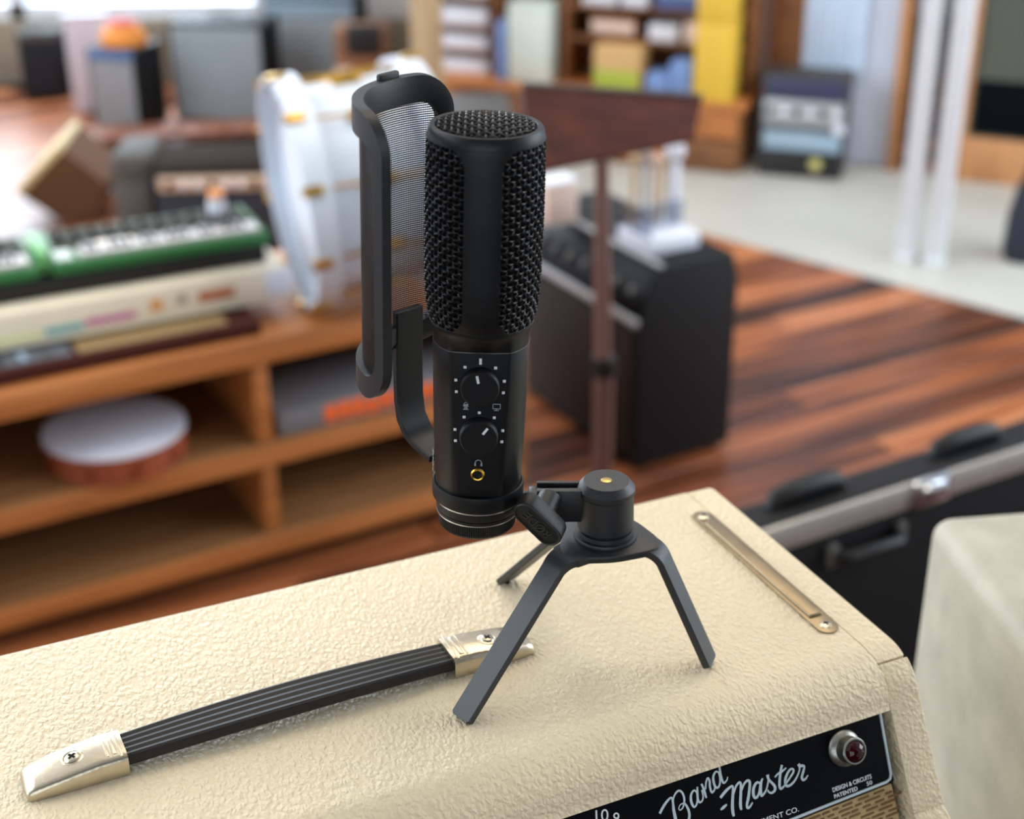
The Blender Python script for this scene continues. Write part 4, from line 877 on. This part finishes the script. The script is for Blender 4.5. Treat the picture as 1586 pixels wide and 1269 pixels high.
B().lathe([(0.0001, -0.014), (0.012, -0.010), (0.020, 0), (0.012, 0.010), (0.0001, 0.014)], 20, Matrix.Translation((0.262, -0.016, 0.175)) @ Matrix.Rotation(R(90), 4, 'X')).obj('plug', PAPER, pa)
for c in ((0.03, 0.03), (0.26, 0.03), (0.03, 0.12), (0.26, 0.12)): B().cyl((c[0], c[1], 0.0), 0.012, 0.003, 12).obj('foot', BLACKM, pa)
dbag = thing('black_bag', 'dark soft bag cut off by the right edge near the door', 'bag', (1.475, 4.03, 0.004))
B().lathe([(0, 0), (0.055, 0), (0.062, 0.03), (0.058, 0.13), (0.042, 0.22), (0.018, 0.25), (0, 0.252)], 20).obj('body', M('navy_nylon', (34, 38, 52), 0.7), dbag)
B().tube([(-0.03, 0, 0.22), (-0.02, 0, 0.275), (0.02, 0, 0.275), (0.03, 0, 0.22)], 0.005, 8).obj('strap', BLACKM, dbag)
# low display bench along the angled wall
bw = R(-22); BZ = 0.2482
be = thing('display_bench', 'low brown wooden display bench with drawers holding boxed goods by the wall', 'bench', (-0.425, 5.335, 0), (0, 0, bw))
B().box((0.65, 0.125, 0.236), (1.30, 0.27, 0.024), 0.002).obj('top_board', OAK, be)
B().box((0.65, 0.135, 0.112), (1.27, 0.24, 0.2235), 0.002).obj('carcass', MIDW, be)
for k in range(5):
    for r_ in range(2):
        d2 = B().box((0.142 + k * 0.254, 0.010, 0.066 + r_ * 0.104), (0.238, 0.016, 0.094), 0.002).obj('drawer', OAK if (k + r_) % 2 else MIDW, be)
        B().cyl((0.142 + k * 0.254, -0.002, 0.066 + r_ * 0.104), 0.008, 0.01, 10, 'Y').obj('knob', KEYB, d2)
def onb(name, label, cat, x, y, d, m, group=None, lidm=None, z=BZ):
    c = Vector((-0.425, 5.335, 0)) + Matrix.Rotation(bw, 3, 'Z') @ Vector((x, y, 0))
    t_ = thing(name, label, cat, (c.x, c.y, z), (0, 0, bw), group)
    B().box((0, 0, d[2] / 2), d, 0.003).obj('carton', m, t_)
    if lidm: B().box((0, -d[1] / 2 - 0.001, d[2] * lidm[1]), (d[0] * 0.96, 0.002, d[2] * lidm[2]), 0.0005).obj('printed_panel', lidm[0], t_)
    return t_
# shelving on the bench: uprights and boards
rk = thing('wall_rack', 'brown wooden wall rack with open boards standing on the display bench', 'rack', (-0.425, 5.335, BZ), (0, 0, bw))
for x in (0.075, 0.37, 0.63, 1.28): B().box((x, 0.175, 0.30), (0.022, 0.16, 0.60), 0.002).obj('upright', MIDW, rk)
for x0_, x1_, zz in ((0.075, 0.37, 0.075), (0.075, 0.37, 0.16), (0.075, 0.37, 0.26), (0.63, 1.28, 0.155), (0.63, 1.28, 0.265)): B().box(((x0_ + x1_) / 2, 0.175, zz), (x1_ - x0_ - 0.022, 0.155, 0.012), 0.001).obj('rack_board', MIDW, rk)
B().box((0.68, 0.2585, 0.30), (1.22, 0.006, 0.59)).obj('back_board', MIDW, rk)
for k, zz in enumerate((0.0, 0.0812, 0.1662, 0.2662)):
    onb('paper_stack', ('stack of white papers on the lowest rack board', 'stack of white papers on the second rack board', 'stack of white papers on the third rack board', 'topmost stack of white papers in the rack')[k], 'papers', 0.222, 0.16, (0.22, 0.11, (0.045, 0.05, 0.06, 0.05)[k]), PAPER, 'white paper stacks in the rack', z=BZ + 0.0002 + zz)
onb('upright_carton', 'tall pale greenish white carton between the rack boards', 'box', 0.515, 0.10, (0.155, 0.12, 0.27), PALEG, lidm=(flat('mint_print', (216, 226, 216)), 0.5, 0.8))
onb('blue_folder', 'upright pale blue folder beside the tall greenish white carton', 'folder', 0.410, 0.10, (0.035, 0.12, 0.20), BLUE)
onb('product_box', 'tan and lime green box low on the bench', 'box', 0.845, 0.075, (0.165, 0.12, 0.15), TAN, lidm=(LIME, 0.25, 0.48))
onb('storage_bin', 'small blue bin to the right of the lime green box', 'bin', 0.985, 0.075, (0.075, 0.10, 0.070), BLUE, 'blue bins')
onb('storage_bin', 'taller blue bin next to the yellow boxes', 'bin', 1.068, 0.075, (0.075, 0.10, 0.115), BLUE, 'blue bins')
onb('yellow_box', 'lower yellow box of the column at the right end of the bench', 'box', 1.185, 0.045, (0.130, 0.10, 0.26), YEL, 'yellow boxes', z=BZ)
onb('yellow_box', 'upper yellow box of the column at the right end of the bench', 'box', 1.185, 0.045, (0.127, 0.10, 0.13), YEL, 'yellow boxes', z=BZ + 0.2612)
onb('brown_parcel', 'brown parcel with a pale label on the middle rack board', 'box', 0.80, 0.16, (0.16, 0.11, 0.075), MIDW, lidm=(PINK, 0.5, 0.5), z=BZ + 0.0002 + 0.1610)
onb('white_tub', 'small white tub on the middle rack board', 'tub', 0.975, 0.16, (0.10, 0.10, 0.055), PAPER, z=BZ + 0.0002 + 0.1610)
onb('pink_box', 'pale pink box on the middle rack board at the right', 'box', 1.10, 0.16, (0.10, 0.10, 0.07), PINK, z=BZ + 0.0002 + 0.1610)
onb('white_parcel', 'white parcel with green tag on the upper rack board', 'box', 0.75, 0.16, (0.12, 0.12, 0.10), PAPER, lidm=(LIME, 0.85, 0.25), z=BZ + 0.0002 + 0.2710)
onb('white_bag', 'smaller white parcel on the upper rack board', 'box', 0.875, 0.16, (0.09, 0.12, 0.09), PAPER, z=BZ + 0.0002 + 0.2710)
onb('blue_box', 'dark blue box with white label on the upper rack board', 'box', 1.05, 0.16, (0.20, 0.12, 0.11), flat('deep_blue_card', (74, 96, 150)), lidm=(PALEBLUE, 0.6, 0.4), z=BZ + 0.0002 + 0.2710)
bc = thing('wooden_door_leaf', 'tall red-brown wooden door leaf leaning by the wall right of the yellow boxes', 'door leaf', (0.975, 5.055, 0.004), (0, 0, WA))
B().box((-0.01, 0.0, 0.60), (0.165, 0.04, 1.196), 0.003).obj('body', wood('cupboard_wood', [(110, 58, 32), (150, 86, 48), (170, 110, 60)], 3, 0.5, (10, 10, 1)), bc)
B().box((-0.01, -0.022, 0.60), (0.14, 0.005, 1.14), 0.001).obj('door_panel', MIDW, bc)
# timber post
struct(B().box((-0.275, 5.03, 2.0), (0.105, 0.09, 3.99), 0.004), 'trim_5', BEIGEW)
# ------------------------------------------------------------------ left background
gc = thing('grey_case', 'long grey and charcoal case leaning low behind the bass drum', 'case', (-0.11, 4.55, 0), (0, 0, R(4)))
B().box((0, 0, 0.15), (0.24, 0.42, 0.30), 0.02, 3).obj('body', MIDGREY, gc); B().box((0, 0, 0.31), (0.235, 0.41, 0.022), 0.006).obj('lid', SLATE, gc); B().box((0, -0.212, 0.12), (0.22, 0.006, 0.16), 0.002).obj('front_panel', DGREY, gc)
def cabamp(name, label, x, y, yaw, w_, h_, d, cloth, z=0.0, topm=None, tilt=0.0):
    a = thing(name, label, 'amplifier', (x, y, z), (R(-tilt), 0, R(yaw)), None)
    B().box((w_ / 2, d / 2, h_ / 2 + 0.004), (w_, d, h_ - 0.008), 0.008).obj('cabinet', BLKVINYL, a)
    B().box((w_ / 2, -0.003, h_ * (0.46 if topm else 0.5)), (w_ - 0.03, 0.008, h_ * (0.80 if topm else 0.92)), 0.002).obj('grille_cloth', cloth, a)
    if topm: B().box((w_ / 2, -0.003, h_ * 0.925), (w_ - 0.02, 0.008, h_ * 0.11), 0.002).obj('control_panel', topm, a)
    for fx in (0.03, w_ - 0.03):
        for fy in (0.03, d - 0.03): B().cyl((fx, fy, 0), 0.012, 0.006, 10).obj('foot', BLACKM, a)
    if not topm: B().tube([(w_ * 0.36, d / 2, h_ - 0.004), (w_ * 0.4, d / 2, h_ + 0.016), (w_ * 0.6, d / 2, h_ + 0.016), (w_ * 0.64, d / 2, h_ - 0.004)], 0.006, 8).obj('handle', BLACKM, a)
    return a
cabamp('combo_amplifier', 'small amplifier with mid-grey grille and blue control panel at the back left', -1.560, 5.50, -17, 0.205, 0.315, 0.20, GREYCLOTH2, topm=flat('blue_panel', (82, 112, 158)))
cabamp('combo_amplifier', 'wide amplifier with blue-grey grille in the middle of the back left row', -1.285, 5.64, -9, 0.375, 0.375, 0.20, GREYCLOTH)
cabamp('combo_amplifier', 'pale blue-grey amplifier at the right end of the back left row', -0.965, 5.93, -8, 0.375, 0.40, 0.20, GREYCLOTH, topm=PALEBLUE)
cabamp('combo_amplifier', 'dark little amplifier by the stone skirting at far left', -1.965, 5.98, 8, 0.17, 0.27, 0.15, flat('black_grille', (22, 24, 30), 0.9), topm=DGREY)
wp = thing('white_carton', 'narrow upright white carton behind the small blue and grey amplifier', 'carton', (-1.69, 5.78, 0), (0, 0, R(10)))
B().box((0.06, 0.02, 0.185), (0.16, 0.04, 0.37), 0.006).obj('board', flat('pale_lilac_board', (206, 198, 208)), wp); B().box((0.06, 0.02, 0.374), (0.17, 0.05, 0.010), 0.002).obj('cap', PAPER, wp)
oc = thing('cap', 'orange and red cap lying on the small blue and grey amplifier', 'cap', (-1.430, 5.565, 0.3128))
B().lathe([(0.085, 0.0), (0.088, 0.01), (0.080, 0.045), (0.055, 0.075), (0.0001, 0.088)], 24).obj('crown', ORANGE, oc)
B().lathe([(0.0001, 0.100), (0.04, 0.092), (0.058, 0.078), (0.050, 0.072), (0.0001, 0.086)], 24).obj('top_panel', RED, oc)
lb = thing('pale_crate', 'pale blue crate on top of the amplifier at the right end of the back row', 'crate', (-0.775, 6.005, 0.4010), (0, 0, R(-8)))
B().box((0, 0, 0.05), (0.36, 0.16, 0.10), 0.006).obj('body', PALEBLUE, lb); B().box((0.02, -0.082, 0.06), (0.10, 0.004, 0.05), 0.001).obj('label', NAVY, lb)
bb1 = thing('black_crate', 'black crate beside the pale timber post at the back', 'crate', (-0.535, 5.45, 0), (0, 0, R(-4)))
B().box((0, 0, 0.20), (0.18, 0.14, 0.40), 0.006).obj('body', MIDW, bb1); B().box((0.02, -0.073, 0.36), (0.13, 0.006, 0.11), 0.002).obj('black_panel', KEYB, bb1); B().box((-0.06, -0.073, 0.20), (0.06, 0.006, 0.12), 0.002).obj('pale_panel', PINK, bb1)
pl_ = thing('low_platform', 'low red-brown wooden platform in front of the back left amplifiers', 'platform', (-1.20, 5.33, 0), (0, 0, R(10)))
for k in range(4): B().box((-0.255 + k * 0.17, 0, 0.048), (0.164, 0.16, 0.022), 0.003).obj('plank', wood('platform_wood', [(96, 48, 26), (140, 76, 40)], 3, 0.5) if k == 0 else pl_.children[0].data.materials[0], pl_)
for x in (-0.30, 0.30): B().box((x, 0, 0.0185), (0.04, 0.15, 0.037), 0.002).obj('runner', MIDW, pl_)
mx_ = thing('mixer_head', 'black mixer head with a beige strip of controls behind the green synthesizer', 'mixer', (-0.955, 4.02, 0), (0, 0, R(3)))
B().box((0.14, 0.12, 0.142), (0.36, 0.24, 0.284), 0.006).obj('cabinet', flat('blue_black_vinyl', (36, 42, 50), 0.6), mx_)
B().box((0.14, 0.12, 0.290), (0.365, 0.245, 0.014), 0.003).obj('top_board', flat('brown_black_vinyl', (46, 38, 33), 0.95, spec=0.05), mx_)
bs = B().box((0.14, -0.003, 0.252), (0.34, 0.008, 0.042), 0.002).obj('control_strip', flat('beige_strip', (206, 178, 152)), mx_)
for k in range(8): B().cyl((0.0 + k * 0.04, -0.016, 0.252), 0.010, 0.012, 12, 'Y').obj('knob', PAPER if k % 3 else KEYB, bs)
gcb = thing('grey_cabinet', 'dark grey cabinet with rounded top left of the black mixer head', 'cabinet', (-1.122, 4.12, 0), (0, 0, R(3)))
B().box((0.045, 0.10, 0.155), (0.13, 0.24, 0.31), 0.03, 4).obj('body', DGREY, gcb); B().box((0.045, -0.022, 0.13), (0.09, 0.006, 0.20), 0.002).obj('front_cloth', SLATE, gcb)
wg = thing('floor_monitor', 'brown carpeted wedge monitor with pale trim on the floor at the left', 'speaker', (-1.36, 4.45, 0), (0, 0, R(4)))
wpoly = [(-0.155, 0.085), (-0.010, 0.225), (0.105, 0.118), (0.060, 0.001), (-0.045, 0.001)]
wm = Matrix(((1, 0, 0, 0), (0, 0, -1, 0), (0, 1, 0, 0), (0, 0, 0, 1)))
B().prism(wpoly, -0.30, 0.0, wm, 0.004).obj('cabinet', BROWN, wg, smooth=20)
B().box((0, 0, 0), (0.205, 0.31, 0.026), 0.006, mat=Matrix.Translation((-0.092, 0.152, 0.166)) @ Matrix.Rotation(R(-44), 4, 'Y')).obj('pale_trim', TRIMC, wg)
